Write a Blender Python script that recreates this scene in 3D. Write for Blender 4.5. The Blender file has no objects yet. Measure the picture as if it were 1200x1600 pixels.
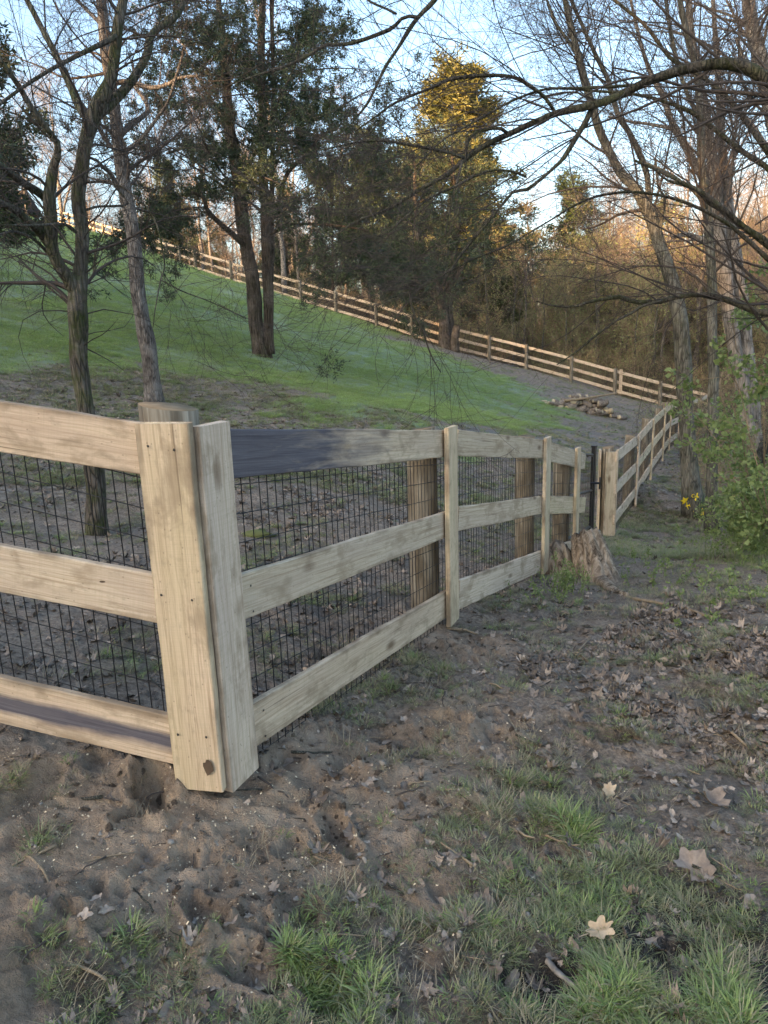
import bpy, math, random
import numpy as np
from mathutils import Matrix, Vector

# ------------------------------------------------------------------ camera, sky, sun, exposure
FPX = 1109.0                       # focal length for a 1600 px tall picture
CH = 1.45                          # eye height
_d = np.array([155., -4600., -FPX]); _d /= np.linalg.norm(_d)
_up = -_d
_y = np.array([0, 0, -1.]); _y = _y - _up * _y.dot(_up); _y /= np.linalg.norm(_y)
RM = np.array([np.cross(_y, _up), _y, _up])
scn = bpy.context.scene
col = scn.collection
cam = bpy.data.cameras.new('camera'); co = bpy.data.objects.new('camera', cam); col.objects.link(co)
M4 = np.eye(4); M4[:3, :3] = RM; M4[:3, 3] = (0, 0, CH)
co.matrix_world = Matrix(M4.tolist())
cam.sensor_fit = 'VERTICAL'; cam.sensor_height = 36; cam.lens = FPX / 1600 * 36
cam.clip_start = .05; cam.clip_end = 3000
scn.camera = co

SUN_ELEV, SUN_AZ = math.radians(12.0), math.atan2(-.75, -.66)      # azimuth from +Y towards +X
w = bpy.data.worlds.new("World"); scn.world = w; w.use_nodes = True
nt = w.node_tree; bg = nt.nodes['Background']
sky = nt.nodes.new('ShaderNodeTexSky'); sky.sky_type = 'NISHITA'; sky.sun_disc = False
sky.sun_elevation = SUN_ELEV; sky.sun_rotation = SUN_AZ; sky.air_density = 1.0; sky.dust_density = 3.5; sky.ozone_density = 1.3
nt.links.new(sky.outputs[0], bg.inputs[0]); bg.inputs[1].default_value = .15
sl = bpy.data.lights.new('sun', 'SUN'); so = bpy.data.objects.new('sun', sl); col.objects.link(so)
sl.energy = 5.0; sl.angle = math.radians(.5); sl.color = (1, .60, .28)
sdir = Vector((math.sin(SUN_AZ) * math.cos(SUN_ELEV), math.cos(SUN_AZ) * math.cos(SUN_ELEV), math.sin(SUN_ELEV)))
so.rotation_euler = sdir.to_track_quat('Z', 'Y').to_euler()
scn.view_settings.view_transform = 'Standard'; scn.view_settings.look = 'None'
scn.view_settings.gamma = 1; scn.view_settings.use_curve_mapping = False
scn.view_settings.exposure = 2.3
scn.cycles.max_bounces = 6; scn.cycles.diffuse_bounces = 3; scn.cycles.glossy_bounces = 2; scn.cycles.transmission_bounces = 2
scn.cycles.transparent_max_bounces = 4; scn.cycles.use_denoising = True; scn.cycles.sample_clamp_indirect = 4

rng = np.random.default_rng(7)
random.seed(7)

# ------------------------------------------------------------------ noise and terrain
_T = np.random.default_rng(3).random((256, 256))
def vnoise(x, y, s=0):
    x = np.asarray(x, float) + s * 17.31; y = np.asarray(y, float) + s * 9.77
    xi = np.floor(x).astype(int); yi = np.floor(y).astype(int)
    fx = x - xi; fy = y - yi
    fx = fx * fx * fx * (fx * (fx * 6 - 15) + 10); fy = fy * fy * fy * (fy * (fy * 6 - 15) + 10)
    a = _T[xi & 255, yi & 255]; b = _T[(xi + 1) & 255, yi & 255]; c = _T[xi & 255, (yi + 1) & 255]; d = _T[(xi + 1) & 255, (yi + 1) & 255]
    return (a * (1 - fx) + b * fx) * (1 - fy) + (c * (1 - fx) + d * fx) * fy
def fbm(x, y, o=4, s=0, g=.5):
    t = 0; a = 1; n = 0
    for i in range(o):
        t = t + a * vnoise(x * 2 ** i, y * 2 ** i, s + i * 3); n += a; a *= g
    return t / n
def sst(a, b, x):
    t = np.clip((np.asarray(x, float) - a) / (b - a), 0, 1); return t * t * (3 - 2 * t)
def ray(px, py):
    v = np.array([px - 600., -(py - 800.), -FPX]); v /= np.linalg.norm(v); return RM @ v
def onray(px, py, dist):
    d = ray(px, py); return np.array([0, 0, CH]) + d * dist / math.hypot(d[0], d[1])

CTRL = [(-.62, 2.1, -.035), (-.47, 2.25, -.05), (.4, 4.05, -.27), (1.4, 5.94, -.62), (1.95, 6.9, -.82), (3.1, 9.68, -1.36), (4.33, 11.82, -1.46), (5.37, 13.92, -1.5),
        (6.54, 16.32, -1.55), (7.28, 17.68, -1.6), (8.88, 21.08, -1.85), (0, 0, 0), (0, 1.2, 0), (.9, 1.2, 0), (1.9, 3.1, -.12), (2.9, 5.2, -.45), (3.8, 7.6, -1.02),
        (-1.09, 2.13, .07), (-2.4, 2.35, .33), (-1, 4, -.05), (-.3, 6.5, -.25), (-2.65, 6.35, -.12), (-3.6, 11.45, .56), (-3, 18.76, 1.16), (-1.6, 8.7, .1), (0, 10, -.3), (0, 14, .12),
        (3, 14, -.75), (4.92, 21.44, -1.1), (7.6, 25.9, -1.35), (3.42, 35.84, .9), (1, 25, .6), (14.87, 38.03, -2.42), (12.24, 37.6, -1.66), (10.1, 38, -.9), (7.75, 38.3, -.25), (5.83, 38.8, .3),
        (1.86, 40, 1.6), (-.08, 41.6, 2.25), (-2.4, 42.6, 3.1), (-4.5, 43.6, 3.8), (-9, 45.8, 5.2), (-12, 49, 6.4), (-18, 56, 8.6), (-29, 68, 11.1), (-40, 78, 12.5),
        (17.5, 37, -2.8), (4.6, 12.2, -1.24), (8, 16.5, -1.75), (12, 22, -2.3), (9, 8, -1.3), (5, 3, -.5), (14, 14, -2.1), (25, 30, -3), (25, 50, -3.2),
        (15, 48, -2.3), (8, 52, -.8), (0, 54, 1.4), (-10, 57, 4.2), (-18, 66, 6.5), (-30, 84, 8), (-45, 100, 8), (0, 90, 0), (30, 90, -3), (50, 40, -3), (40, 0, -3), (0, -10, .6), (20, -15, -1.5),
        (-6, 4, .9), (-10, 12, 2.6), (-14, 24, 5), (-20, 40, 8.6), (-27, 54, 10.9), (-36, 56, 12), (-25, 25, 7.8), (-10, -8, 2.4), (-22, -18, 5), (-36, -30, 8), (-56, -48, 20.5), (-72, -30, 23), (-46, -60, 20), (-64, -38, 22), (-80, -10, 18), (-34, -70, 19.5), (-84, -16, 19), (-40, 0, 9), (-55, 30, 11.5), (-60, 60, 12.5), (-70, -60, 21), (0, -50, 1), (40, -50, -3), (90, 90, -4), (90, -20, -4), (-90, 90, 9), (-90, 0, 10), (-90, -60, 18), (0, 140, -1), (70, 140, -4), (-70, 140, 5)]  # rear-left points form an unseen ridge, raised to block the low sun
CT = np.array(CTRL, float)
def _phi(r2):
    return np.where(r2 > 1e-9, .5 * r2 * np.log(np.maximum(r2, 1e-9)), 0)
def _basis(x, y):
    return np.stack([np.ones_like(x), x, y], -1)
_n = len(CT)
_A = np.zeros((_n + 3, _n + 3))
_A[:_n, :_n] = _phi((CT[:, None, 0] - CT[None, :, 0]) ** 2 + (CT[:, None, 1] - CT[None, :, 1]) ** 2) + np.eye(_n) * .02
_A[:_n, _n:] = _basis(CT[:, 0], CT[:, 1]); _A[_n:, :_n] = _A[:_n, _n:].T
_W = np.linalg.solve(_A, np.concatenate([CT[:, 2], np.zeros(3)]))
def z0(x, y):
    x = np.asarray(x, float); y = np.asarray(y, float); sh = np.broadcast(x, y).shape
    x = np.broadcast_to(x, sh).ravel(); y = np.broadcast_to(y, sh).ravel()
    k = np.minimum(1, 140 / np.maximum(np.hypot(x, y), 1e-6)); x = x * k; y = y * k
    out = np.empty(len(x))
    for i in range(0, len(x), 40000):
        a, b = x[i:i + 40000], y[i:i + 40000]
        out[i:i + 40000] = _phi((a[:, None] - CT[None, :, 0]) ** 2 + (b[:, None] - CT[None, :, 1]) ** 2) @ _W[:_n] + _basis(a, b) @ _W[_n:]
    return out.reshape(sh)
def G(px, py, zoff=0.0):
    """the ground point the eye meets along a direction"""
    d = ray(px, py); h = math.hypot(d[0], d[1])
    t = np.geomspace(.9, 130, 1500) / h
    P = d[None] * t[:, None]; P[:, 2] += CH
    k = P[:, 2] < z0(P[:, 0], P[:, 1]) + zoff
    i = int(np.argmax(k)) if k.any() else -1
    return P[i]
def inpoly(x, y, poly):
    c = np.zeros(np.shape(x), bool); n = len(poly)
    for i in range(n):
        x1, y1 = poly[i]; x2, y2 = poly[(i + 1) % n]
        if y1 == y2: continue
        k = ((y1 > y) != (y2 > y)) & (x < (x2 - x1) * (y - y1) / (y2 - y1) + x1)
        c ^= k
    return c
# lawn: the grassy hillside inside the fences
LAWN = [tuple(G(*p)[:2]) for p in [(0, 562), (100, 592), (230, 565), (345, 590), (400, 585), (470, 600), (520, 655), (560, 690), (700, 672), (800, 668), (870, 655), (850, 620), (800, 592), (740, 566), (690, 553), (600, 526)]]
LAWN += [(-.2, 41.2), (-9, 45.4), (-18, 55.5), (-30, 70), (-60, 95), (-80, 40), (-40, 10), (-12, 9)]
def lawn(x, y):
    jx = (fbm(x * .9, y * .9, 3, 5) - .5) * 3; jy = (fbm(x * .9, y * .9, 3, 9) - .5) * 3
    s = np.clip(np.hypot(x, y) / 14, .3, 1.3)
    m = 0
    hf = fbm(x * 2.6, y * 2.6, 4, 13)
    for k in range(5):
        a = k * 1.257
        m = m + inpoly(x + jx * s + .8 * s * math.cos(a), y + jy * s + .8 * s * math.sin(a), LAWN)
    return sst(.12, .88, m / 5 + (hf - .5) * 1.5 * (1 - np.abs(m / 5 * 2 - 1) ** 2))
def blobs(x, y, L):
    m = np.zeros(np.shape(x))
    for (cx, cy, r, wt) in L:
        m = np.maximum(m, wt * sst(1.25, .25, np.hypot(x - cx, y - cy) / r))
    return m
def gb(px, py, r, wt=1): p = G(px, py); return (p[0], p[1], r, wt)
GRASSY = [gb(*a) for a in [(60, 1560, .22, 1), (0, 1590, .22, 1), (140, 1520, .09, .6), (190, 1490, .08, .8), (400, 1500, .1, .9), (470, 1520, .15, 1.3), (540, 1560, .13, 1.3), (420, 1570, .14, 1.2), (370, 1530, .10, 1.1), (350, 1560, .1, .9), (590, 1590, .1, .8),
    (250, 1590, .12, .6), (60, 1330, .1, .5), (110, 1250, .14, .8), (50, 1215, .15, .8), (20, 1420, .07, .8), (730, 1590, .1, .9), (800, 1560, .1, .7), (930, 1560, .08, 1.6), (960, 1530, .1, .9), (1100, 1540, .16, .9), (1180, 1450, .14, 1),
    (1150, 1570, .14, 1), (1040, 1470, .16, .7), (940, 1480, .15, .7), (860, 1450, .2, .6), (900, 1390, .2, .7), (1000, 1390, .25, .7), (1120, 1360, .25, .7), (830, 1230, .13, 1.6), (870, 1290, .13, 1.6), (850, 1180, .15, .7),
    (770, 1390, .22, .6), (740, 1430, .2, .6), (620, 1400, .2, .35), (720, 1320, .2, .4), (1020, 1230, .2, .7), (1150, 1210, .3, .8), (1180, 1290, .25, .8), (660, 1040, .25, .9), (610, 1075, .2, .8), (580, 1120, .2, .8),
    (570, 1150, .15, .7), (640, 1100, .15, .6), (960, 1150, .25, .5), (1050, 1140, .3, .5), (850, 1080, .3, .5), (760, 1080, .25, .4), (930, 1010, .4, .5), (780, 945, .35, .6), (820, 930, .3, .5), (700, 1180, .15, .35),
    (1090, 900, .5, .7), (1160, 930, .7, .9), (1180, 880, .8, 1), (1050, 880, .5, .4), (760, 815, .3, .2), (980, 825, .25, .8), (430, 790, .4, .6), (400, 830, .35, .7), (60, 790, .5, .6), (200, 800, .6, .6), (320, 810, .5, .5),
    (100, 740, .6, .35), (860, 870, .3, .3), (60, 870, .3, .4), (40, 1130, .2, .7), (440, 1060, .15, .3), (540, 830, .4, .3), (620, 870, .4, .25), (1110, 820, .6, .5), (520, 655, 1.2, .8), (490, 650, 1, .7), (100, 610, 2, .7), (200, 590, 2, .7), (300, 610, 2, .7), (400, 590, 1.6, .6), (430, 640, 1.2, .6), (40, 640, 1.5, .6), (330, 650, 1.2, .5), (600, 700, 1.5, .5), (820, 640, 2.5, .6)]]
LITTER = [gb(*a) for a in [(80, 660, 2.2, .8), (250, 660, 2.4, .9), (420, 650, 2.6, .8), (540, 670, 2.2, .8), (80, 740, 1.2, 1), (240, 730, 1.2, 1), (460, 770, 1.6, 1), (560, 750, 2, 1), (640, 740, 2, .8), (760, 740, 2, .4), (150, 620, 2.5, .6),
    (1000, 1050, .6, .9), (1100, 1050, .7, 1), (1180, 1000, .8, 1), (900, 1070, .5, .7), (1050, 980, .7, 1), (960, 960, .6, .6), (1000, 1130, .4, .7), (1130, 1130, .45, .8), (1080, 870, .8, .5), (1030, 780, 1.2, .8), (1000, 850, .8, .4),
    (1040, 740, 1.5, .9), (1100, 700, 2.5, 1), (1150, 750, 2.5, 1), (1060, 700, 1.8, .9), (1200, 850, 1.5, .8), (950, 1200, .3, .5), (1080, 1250, .35, .7), (900, 1280, .2, .4), (1150, 1300, .3, .6), (830, 1000, .5, .3), (1190, 1180, .4, .8), (700, 1000, .3, .3)]]
SAW = [gb(*a) for a in [(40, 1280, .16, 1), (20, 1220, .12, .8), (330, 1250, .35, .35), (200, 1300, .3, .25), (760, 1190, .22, .7), (700, 1130, .25, .5), (790, 1150, .2, .5), (600, 1270, .3, .35), (540, 1330, .3, .25), (750, 1250, .2, .6), (1110, 884, .22, .9), (1140, 925, .2, .6)]]
WET = [gb(*a) for a in [(1000, 1500, .3, 1), (860, 1530, .2, 1), (1100, 1440, .3, 1), (900, 1590, .3, 1), (1160, 1500, .3, 1), (560, 1480, .2, .4), (160, 1540, .12, .7), (60, 900, .8, .6), (480, 900, .7, .7), (450, 950, .6, .8), (560, 930, .5, .7), (760, 800, 1.2, .6),
    (850, 700, 3, .6), (930, 690, 3, .7), (1000, 900, .7, .3), (150, 960, .6, .5), (1050, 1220, .4, .5), (760, 1560, .3, .5), (940, 1440, .2, .8)]]
BROWN = [gb(*a) for a in [(300, 1300, .7, 1), (100, 1300, .5, 1), (500, 1300, .5, .9), (350, 1400, .4, .9), (150, 1400, .4, .9), (600, 1200, .4, .8), (700, 1150, .4, .8), (720, 1010, .4, .9), (640, 960, .35, .6), (600, 1400, .3, .6), (780, 1250, .3, .5), (480, 1180, .3, .8)]]
CORN = G(310, 1250)[:2]
def masks(x, y):
    lw = lawn(x, y)
    n = fbm(x * 7, y * 7, 3, 21); n2 = fbm(x * 2.3, y * 2.3, 3, 31)
    br = blobs(x, y, BROWN)
    g = np.clip(blobs(x, y, GRASSY) * (.25 + .75 * sst(.38, .6, n)) * (.2 + .8 * sst(.34, .52, fbm(x * 4 + 5, y * 4, 3, 27))), 0, 1.3)
    far = sst(8, 14, np.hypot(x, y))
    thin = sst(.35, .62, fbm(x * .5 + 3, y * .35, 4, 44))
    g = np.maximum(g, lw * (1 - .0 * thin))
    out = (1 - lw) * sst(.40, .66, n2) * sst(.36, .6, n) * .55
    g = np.maximum(g, out * (1 - blobs(x, y, BROWN)))
    lt = np.minimum(1, 1.0 * blobs(x, y, LITTER)) * sst(.3, .62, fbm(x * 3, y * 3, 3, 51)) * (1 - lw * .8)
    behind = sst(0, 3, y - (37 + np.maximum(0, -x) * .45)) * (x < 40) + sst(0, 2, x - (3 + y * .42)) * (y > 2)
    lt = np.maximum(lt, np.clip(behind, 0, 1) * .7 * (1 - lw))
    lt = np.maximum(lt, .09 * (1 - lw)) * (1 - .8 * br)
    sw = blobs(x, y, SAW) * sst(.3, .6, n)
    wt = np.clip(blobs(x, y, WET) * sst(.3, .55, n2) + .25 * sst(.5, .7, n2) * (1 - blobs(x, y, BROWN)), 0, 1) * (1 - lw)
    return g, lt, sw, wt, br, lw
def gz(x, y, M=None):
    """full ground height with mud relief"""
    g, lt, sw, wt, br, lw = M or masks(x, y)
    r = np.hypot(x, y); near = sst(14, 3, r)
    churn = (.35 + .9 * br + .3 * wt) * (1 - .8 * lw)
    churn = churn * (.3 + 1.0 * sst(.38, .62, fbm(x * 2.4, y * 2.4, 3, 58)))
    rid = 1 - np.abs(fbm(x * 5, y * 5, 4, 61, .55) * 2 - 1) * 2
    rid2 = 1 - np.abs(fbm(x * 13 + 2, y * 13, 3, 66, .6) * 2 - 1) * 2
    h = (fbm(x * 1.6, y * 1.6, 4, 71) - .5) * .13 * near
    h = h + (rid * .036 + rid2 * .013) * churn * sst(9, 3, r)
    h = h + (fbm(x * 30, y * 30, 3, 76, .6) - .5) * .016 * (churn + .3) * sst(7, 2, r)
    h = h - np.abs(fbm(x * 17, y * 17, 3, 79, .6) - .5) * .05 * (churn + .15) * sst(6, 2.5, r)
    h = h + (fbm(x * .35, y * .35, 3, 81) - .5) * .25 * sst(6, 20, r)
    h = h + (fbm(x * 3, y * 3, 2, 85) - .5) * .05 * sst(4, 8, r)
    h = h + dents(x, y) * (1 - lw)
    return z0(x, y) + h - np.where(wt > .6, (wt - .6) * .02, 0)
_dr = np.random.default_rng(41); DENT = []
for _ in range(46):
    _c = CORN + _dr.normal(0, [.75, .38]) + [.1, -.12]; DENT.append((_c[0], _c[1], _dr.uniform(.05, .16), _dr.uniform(.03, .07), _dr.uniform(0, 3.14), _dr.uniform(-.022, .045)))
for _ in range(60):
    _a = _dr.uniform(-.45, .5); _r = _dr.uniform(1.2, 6); DENT.append((_r * math.sin(_a), _r * math.cos(_a), _dr.uniform(.07, .17), _dr.uniform(.04, .09), _dr.uniform(0, 3.14), _dr.uniform(.005, .035)))
def dents(x, y):
    h = np.zeros(np.shape(x)); jx = (fbm(x * 14, y * 14, 2, 93) - .5) * .05; jy = (fbm(x * 14, y * 14, 2, 97) - .5) * .05
    for cx, cy, a, b_, t, dp in DENT:
        k = (np.abs(x - cx) < .35) & (np.abs(y - cy) < .35)
        if not np.any(k): continue
        u = (x[k] + jx[k] - cx); v = (y[k] + jy[k] - cy); p = (u * math.cos(t) + v * math.sin(t)) / a; q = (-u * math.sin(t) + v * math.cos(t)) / b_; d = np.sqrt(p * p + q * q)
        h[k] += -dp * sst(1.05, .6, d) + dp * .55 * np.exp(-((d - 1.2) / .18) ** 2)
    return h
def gzs(x, y): return float(gz(np.array([float(x)]), np.array([float(y)]))[0])

# ------------------------------------------------------------------ mesh helpers
def mk_mesh(name, V, Q=None, T=None, smooth=True, mat=None, attrs=None, mats=None, mi=None):
    V = np.asarray(V, np.float32).reshape(-1, 3)
    Q = np.zeros((0, 4), np.int32) if Q is None or len(Q) == 0 else np.asarray(Q, np.int32).reshape(-1, 4)
    T = np.zeros((0, 3), np.int32) if T is None or len(T) == 0 else np.asarray(T, np.int32).reshape(-1, 3)
    me = bpy.data.meshes.new(name)
    me.vertices.add(len(V)); me.vertices.foreach_set('co', V.ravel())
    nl = Q.size + T.size; me.loops.add(nl)
    me.loops.foreach_set('vertex_index', np.concatenate([Q.ravel(), T.ravel()]).astype(np.int32))
    npoly = len(Q) + len(T); me.polygons.add(npoly)
    st = np.concatenate([np.arange(len(Q)) * 4, Q.size + np.arange(len(T)) * 3]).astype(np.int32)
    me.polygons.foreach_set('loop_start', st)
    me.polygons.foreach_set('loop_total', np.concatenate([np.full(len(Q), 4), np.full(len(T), 3)]).astype(np.int32))
    me.polygons.foreach_set('use_smooth', np.full(npoly, smooth))
    for m in (mats or ([mat] if mat else [])): me.materials.append(m)
    if mi is not None: me.polygons.foreach_set('material_index', np.asarray(mi, np.int32))
    me.update(calc_edges=True)
    for k, v in (attrs or {}).items():
        v = np.asarray(v, np.float32)
        if v.ndim == 2:
            a = me.color_attributes.new(k, 'FLOAT_COLOR', 'POINT'); a.data.foreach_set('color', v.ravel())
        else:
            a = me.attributes.new(k, 'FLOAT', 'POINT'); a.data.foreach_set('value', v)
    me.validate()
    return me
def ob(name, me, parent=None, label=None, cat=None, group=None, kind=None, loc=None, rot=None):
    o = bpy.data.objects.new(name, me); col.objects.link(o)
    if parent: o.parent = parent
    if loc is not None: o.location = loc
    if rot is not None: o.rotation_euler = rot
    for k, v in (('label', label), ('category', cat), ('group', group), ('kind', kind)):
        if v: o[k] = v
    return o
class Acc:
    def __init__(s): s.V = []; s.Q = []; s.T = []; s.n = 0; s.A = []
    def add(s, V, Q=None, T=None, a=None):
        V = np.asarray(V, float).reshape(-1, 3)
        if Q is not None and len(Q): s.Q.append(np.asarray(Q).reshape(-1, 4) + s.n)
        if T is not None and len(T): s.T.append(np.asarray(T).reshape(-1, 3) + s.n)
        s.V.append(V); s.A.append(np.zeros(len(V)) if a is None else np.broadcast_to(a, (len(V),))); s.n += len(V)
    def mesh(s, name, mat, smooth=True, attr=None, off=None):
        V = np.concatenate(s.V)
        if off is not None: V = V - np.asarray(off)
        return mk_mesh(name, V, np.concatenate(s.Q) if s.Q else None, np.concatenate(s.T) if s.T else None, smooth, mat, {attr: np.concatenate(s.A)} if attr else None)
def nrm(v): return v / np.maximum(np.linalg.norm(v, axis=-1, keepdims=True), 1e-9)
def tube(P, R, S=5, cap=True, rough=0, seed=0, rfreq=1):
    """P (m,n,3), R (m,n) -> verts, quads, tris"""
    P = np.asarray(P, float); R = np.asarray(R, float)
    if P.ndim == 2: P = P[None]; R = R[None]
    m, n, _ = P.shape
    t = nrm(np.gradient(P, axis=1))
    d = nrm(P[:, -1] - P[:, 0] + 1e-6)
    ref = np.where(np.abs(d[:, 2:3]) > .8, np.array([[1., .13, 0]]), np.array([[.05, .1, 1.]]))
    a = nrm(np.cross(d, ref))[:, None]
    u = nrm(a - (a * t).sum(-1, keepdims=True) * t); v = np.cross(t, u)
    th = np.arange(S) * 2 * math.pi / S
    RR = R[:, :, None] * np.ones(S)
    if rough:
        z = np.arange(n)[None, :, None] * rfreq; s_ = th[None, None, :] * S / 6.28
        RR = RR * (1 + rough * (vnoise(s_ * 1.0 + seed + 0 * z, z * .45 + 0 * s_ + np.arange(m)[:, None, None] * 7.7, seed) - .5) * 2)
        RR[:, :, :] += 0
    V = P[:, :, None] + RR[..., None] * (np.cos(th)[None, None, :, None] * u[:, :, None] + np.sin(th)[None, None, :, None] * v[:, :, None])
    i = np.arange(n - 1)[:, None] * S; j = np.arange(S)[None]; k = (j + 1) % S
    q = np.stack([i + j, i + k, i + S + k, i + S + j], -1).reshape(-1, 4)
    Q = (np.arange(m)[:, None, None] * n * S + q[None]).reshape(-1, 4)
    V = V.reshape(-1, 3); T = None
    if cap:
        ce = np.concatenate([P[:, 0], P[:, -1]]); b = len(V); V = np.concatenate([V, ce])
        base = np.arange(m)[:, None] * n * S
        t0 = np.stack([b + np.arange(m)[:, None] + 0 * j, base + k, base + j], -1).reshape(-1, 3)
        t1 = np.stack([b + m + np.arange(m)[:, None] + 0 * j, base + (n - 1) * S + j, base + (n - 1) * S + k], -1).reshape(-1, 3)
        T = np.concatenate([t0, t1])
    return V, Q, T
def spline(pts, n):
    """Catmull-Rom resample, pts (k,d)"""
    p = np.asarray(pts, float); k = len(p)
    if k == 2: return p[0] + (p[1] - p[0]) * np.linspace(0, 1, n)[:, None]
    L = np.concatenate([[0], np.cumsum(np.linalg.norm(np.diff(p[:, :3], axis=0), axis=1))]); s = np.linspace(0, L[-1], n)
    i = np.clip(np.searchsorted(L, s, side='right') - 1, 0, k - 2); t = ((s - L[i]) / np.maximum(L[i + 1] - L[i], 1e-9))[:, None]
    e = np.concatenate([[2 * p[0] - p[1]], p, [2 * p[-1] - p[-2]]])
    a, b, c, d = e[i], e[i + 1], e[i + 2], e[i + 3]
    return .5 * (2 * b + (c - a) * t + (2 * a - 5 * b + 4 * c - d) * t * t + (3 * b - 3 * c + d - a) * t ** 3)

# ------------------------------------------------------------------ material helpers
class NB:
    def __init__(s, name):
        s.m = bpy.data.materials.new(name); s.m.use_nodes = True; s.t = s.m.node_tree; s.b = s.t.nodes['Principled BSDF']
        s.out = s.t.nodes['Material Output']
    def n(s, t, **k):
        x = s.t.nodes.new(t)
        for a, b in k.items(): setattr(x, a, b)
        return x
    def l(s, a, b): s.t.links.new(a, b)
    def tc(s, kind='Object'): return s.n('ShaderNodeTexCoord').outputs[kind]
    def mapv(s, v, scale=(1, 1, 1), loc=None, rot=None):
        x = s.n('ShaderNodeMapping'); s.l(v, x.inputs[0]); x.inputs['Scale'].default_value = scale
        if loc is not None:
            if hasattr(loc, 'links') or not isinstance(loc, tuple): s.l(loc, x.inputs['Location'])
            else: x.inputs['Location'].default_value = loc
        return x.outputs[0]
    def noise(s, v, sc=5, det=4, ro=.55, dist=0):
        x = s.n('ShaderNodeTexNoise'); s.l(v, x.inputs['Vector']); x.inputs['Scale'].default_value = sc; x.inputs['Detail'].default_value = det; x.inputs['Roughness'].default_value = ro; x.inputs['Distortion'].default_value = dist
        return x.outputs['Fac']
    def vor(s, v, sc=5, feat='F1', out='Distance'):
        x = s.n('ShaderNodeTexVoronoi'); x.feature = feat; s.l(v, x.inputs['Vector']); x.inputs['Scale'].default_value = sc
        return x.outputs[out]
    def ramp(s, f, stops, interp='LINEAR'):
        x = s.n('ShaderNodeValToRGB'); s.l(f, x.inputs[0]); cr = x.color_ramp; cr.interpolation = interp
        while len(cr.elements) < len(stops): cr.elements.new(.5)
        for e, (p, c) in zip(cr.elements, stops):
            e.position = p; e.color = (*c, 1) if not isinstance(c, (int, float)) else (c, c, c, 1)
        return x.outputs[0]
    def mix(s, f, a, b, mode='MIX'):
        x = s.n('ShaderNodeMix'); x.data_type = 'RGBA'; x.blend_type = mode
        for v, i in ((f, 0), (a, 6), (b, 7)):
            if isinstance(v, (int, float)): x.inputs[i].default_value = v if i == 0 else (v, v, v, 1)
            elif isinstance(v, tuple): x.inputs[i].default_value = (*v, 1)
            else: s.l(v, x.inputs[i])
        return x.outputs[2]
    def math(s, op, a, b=0., c=None, clamp=False):
        x = s.n('ShaderNodeMath'); x.operation = op; x.use_clamp = clamp
        for i, v in enumerate((a, b, c)):
            if v is None: continue
            if isinstance(v, (int, float)): x.inputs[i].default_value = v
            else: s.l(v, x.inputs[i])
        return x.outputs[0]
    def attr(s, name, o='Fac'):
        x = s.n('ShaderNodeAttribute'); x.attribute_name = name; return x.outputs[o]
    def bump(s, h, st=.5, dist=.01, prev=None):
        x = s.n('ShaderNodeBump'); s.l(h, x.inputs['Height']); x.inputs['Strength'].default_value = st; x.inputs['Distance'].default_value = dist
        if prev is not None: s.l(prev, x.inputs['Normal'])
        return x.outputs[0]
    def rnd(s): return s.n('ShaderNodeObjectInfo').outputs['Random']
    def fin(s, colr, rough=.8, nor=None, spec=.3):
        if isinstance(colr, tuple): s.b.inputs['Base Color'].default_value = (*colr, 1)
        else: s.l(colr, s.b.inputs['Base Color'])
        if isinstance(rough, (int, float)): s.b.inputs['Roughness'].default_value = rough
        else: s.l(rough, s.b.inputs['Roughness'])
        s.b.inputs['Specular IOR Level'].default_value = spec
        if nor is not None: s.l(nor, s.b.inputs['Normal'])
        return s.m

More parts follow.
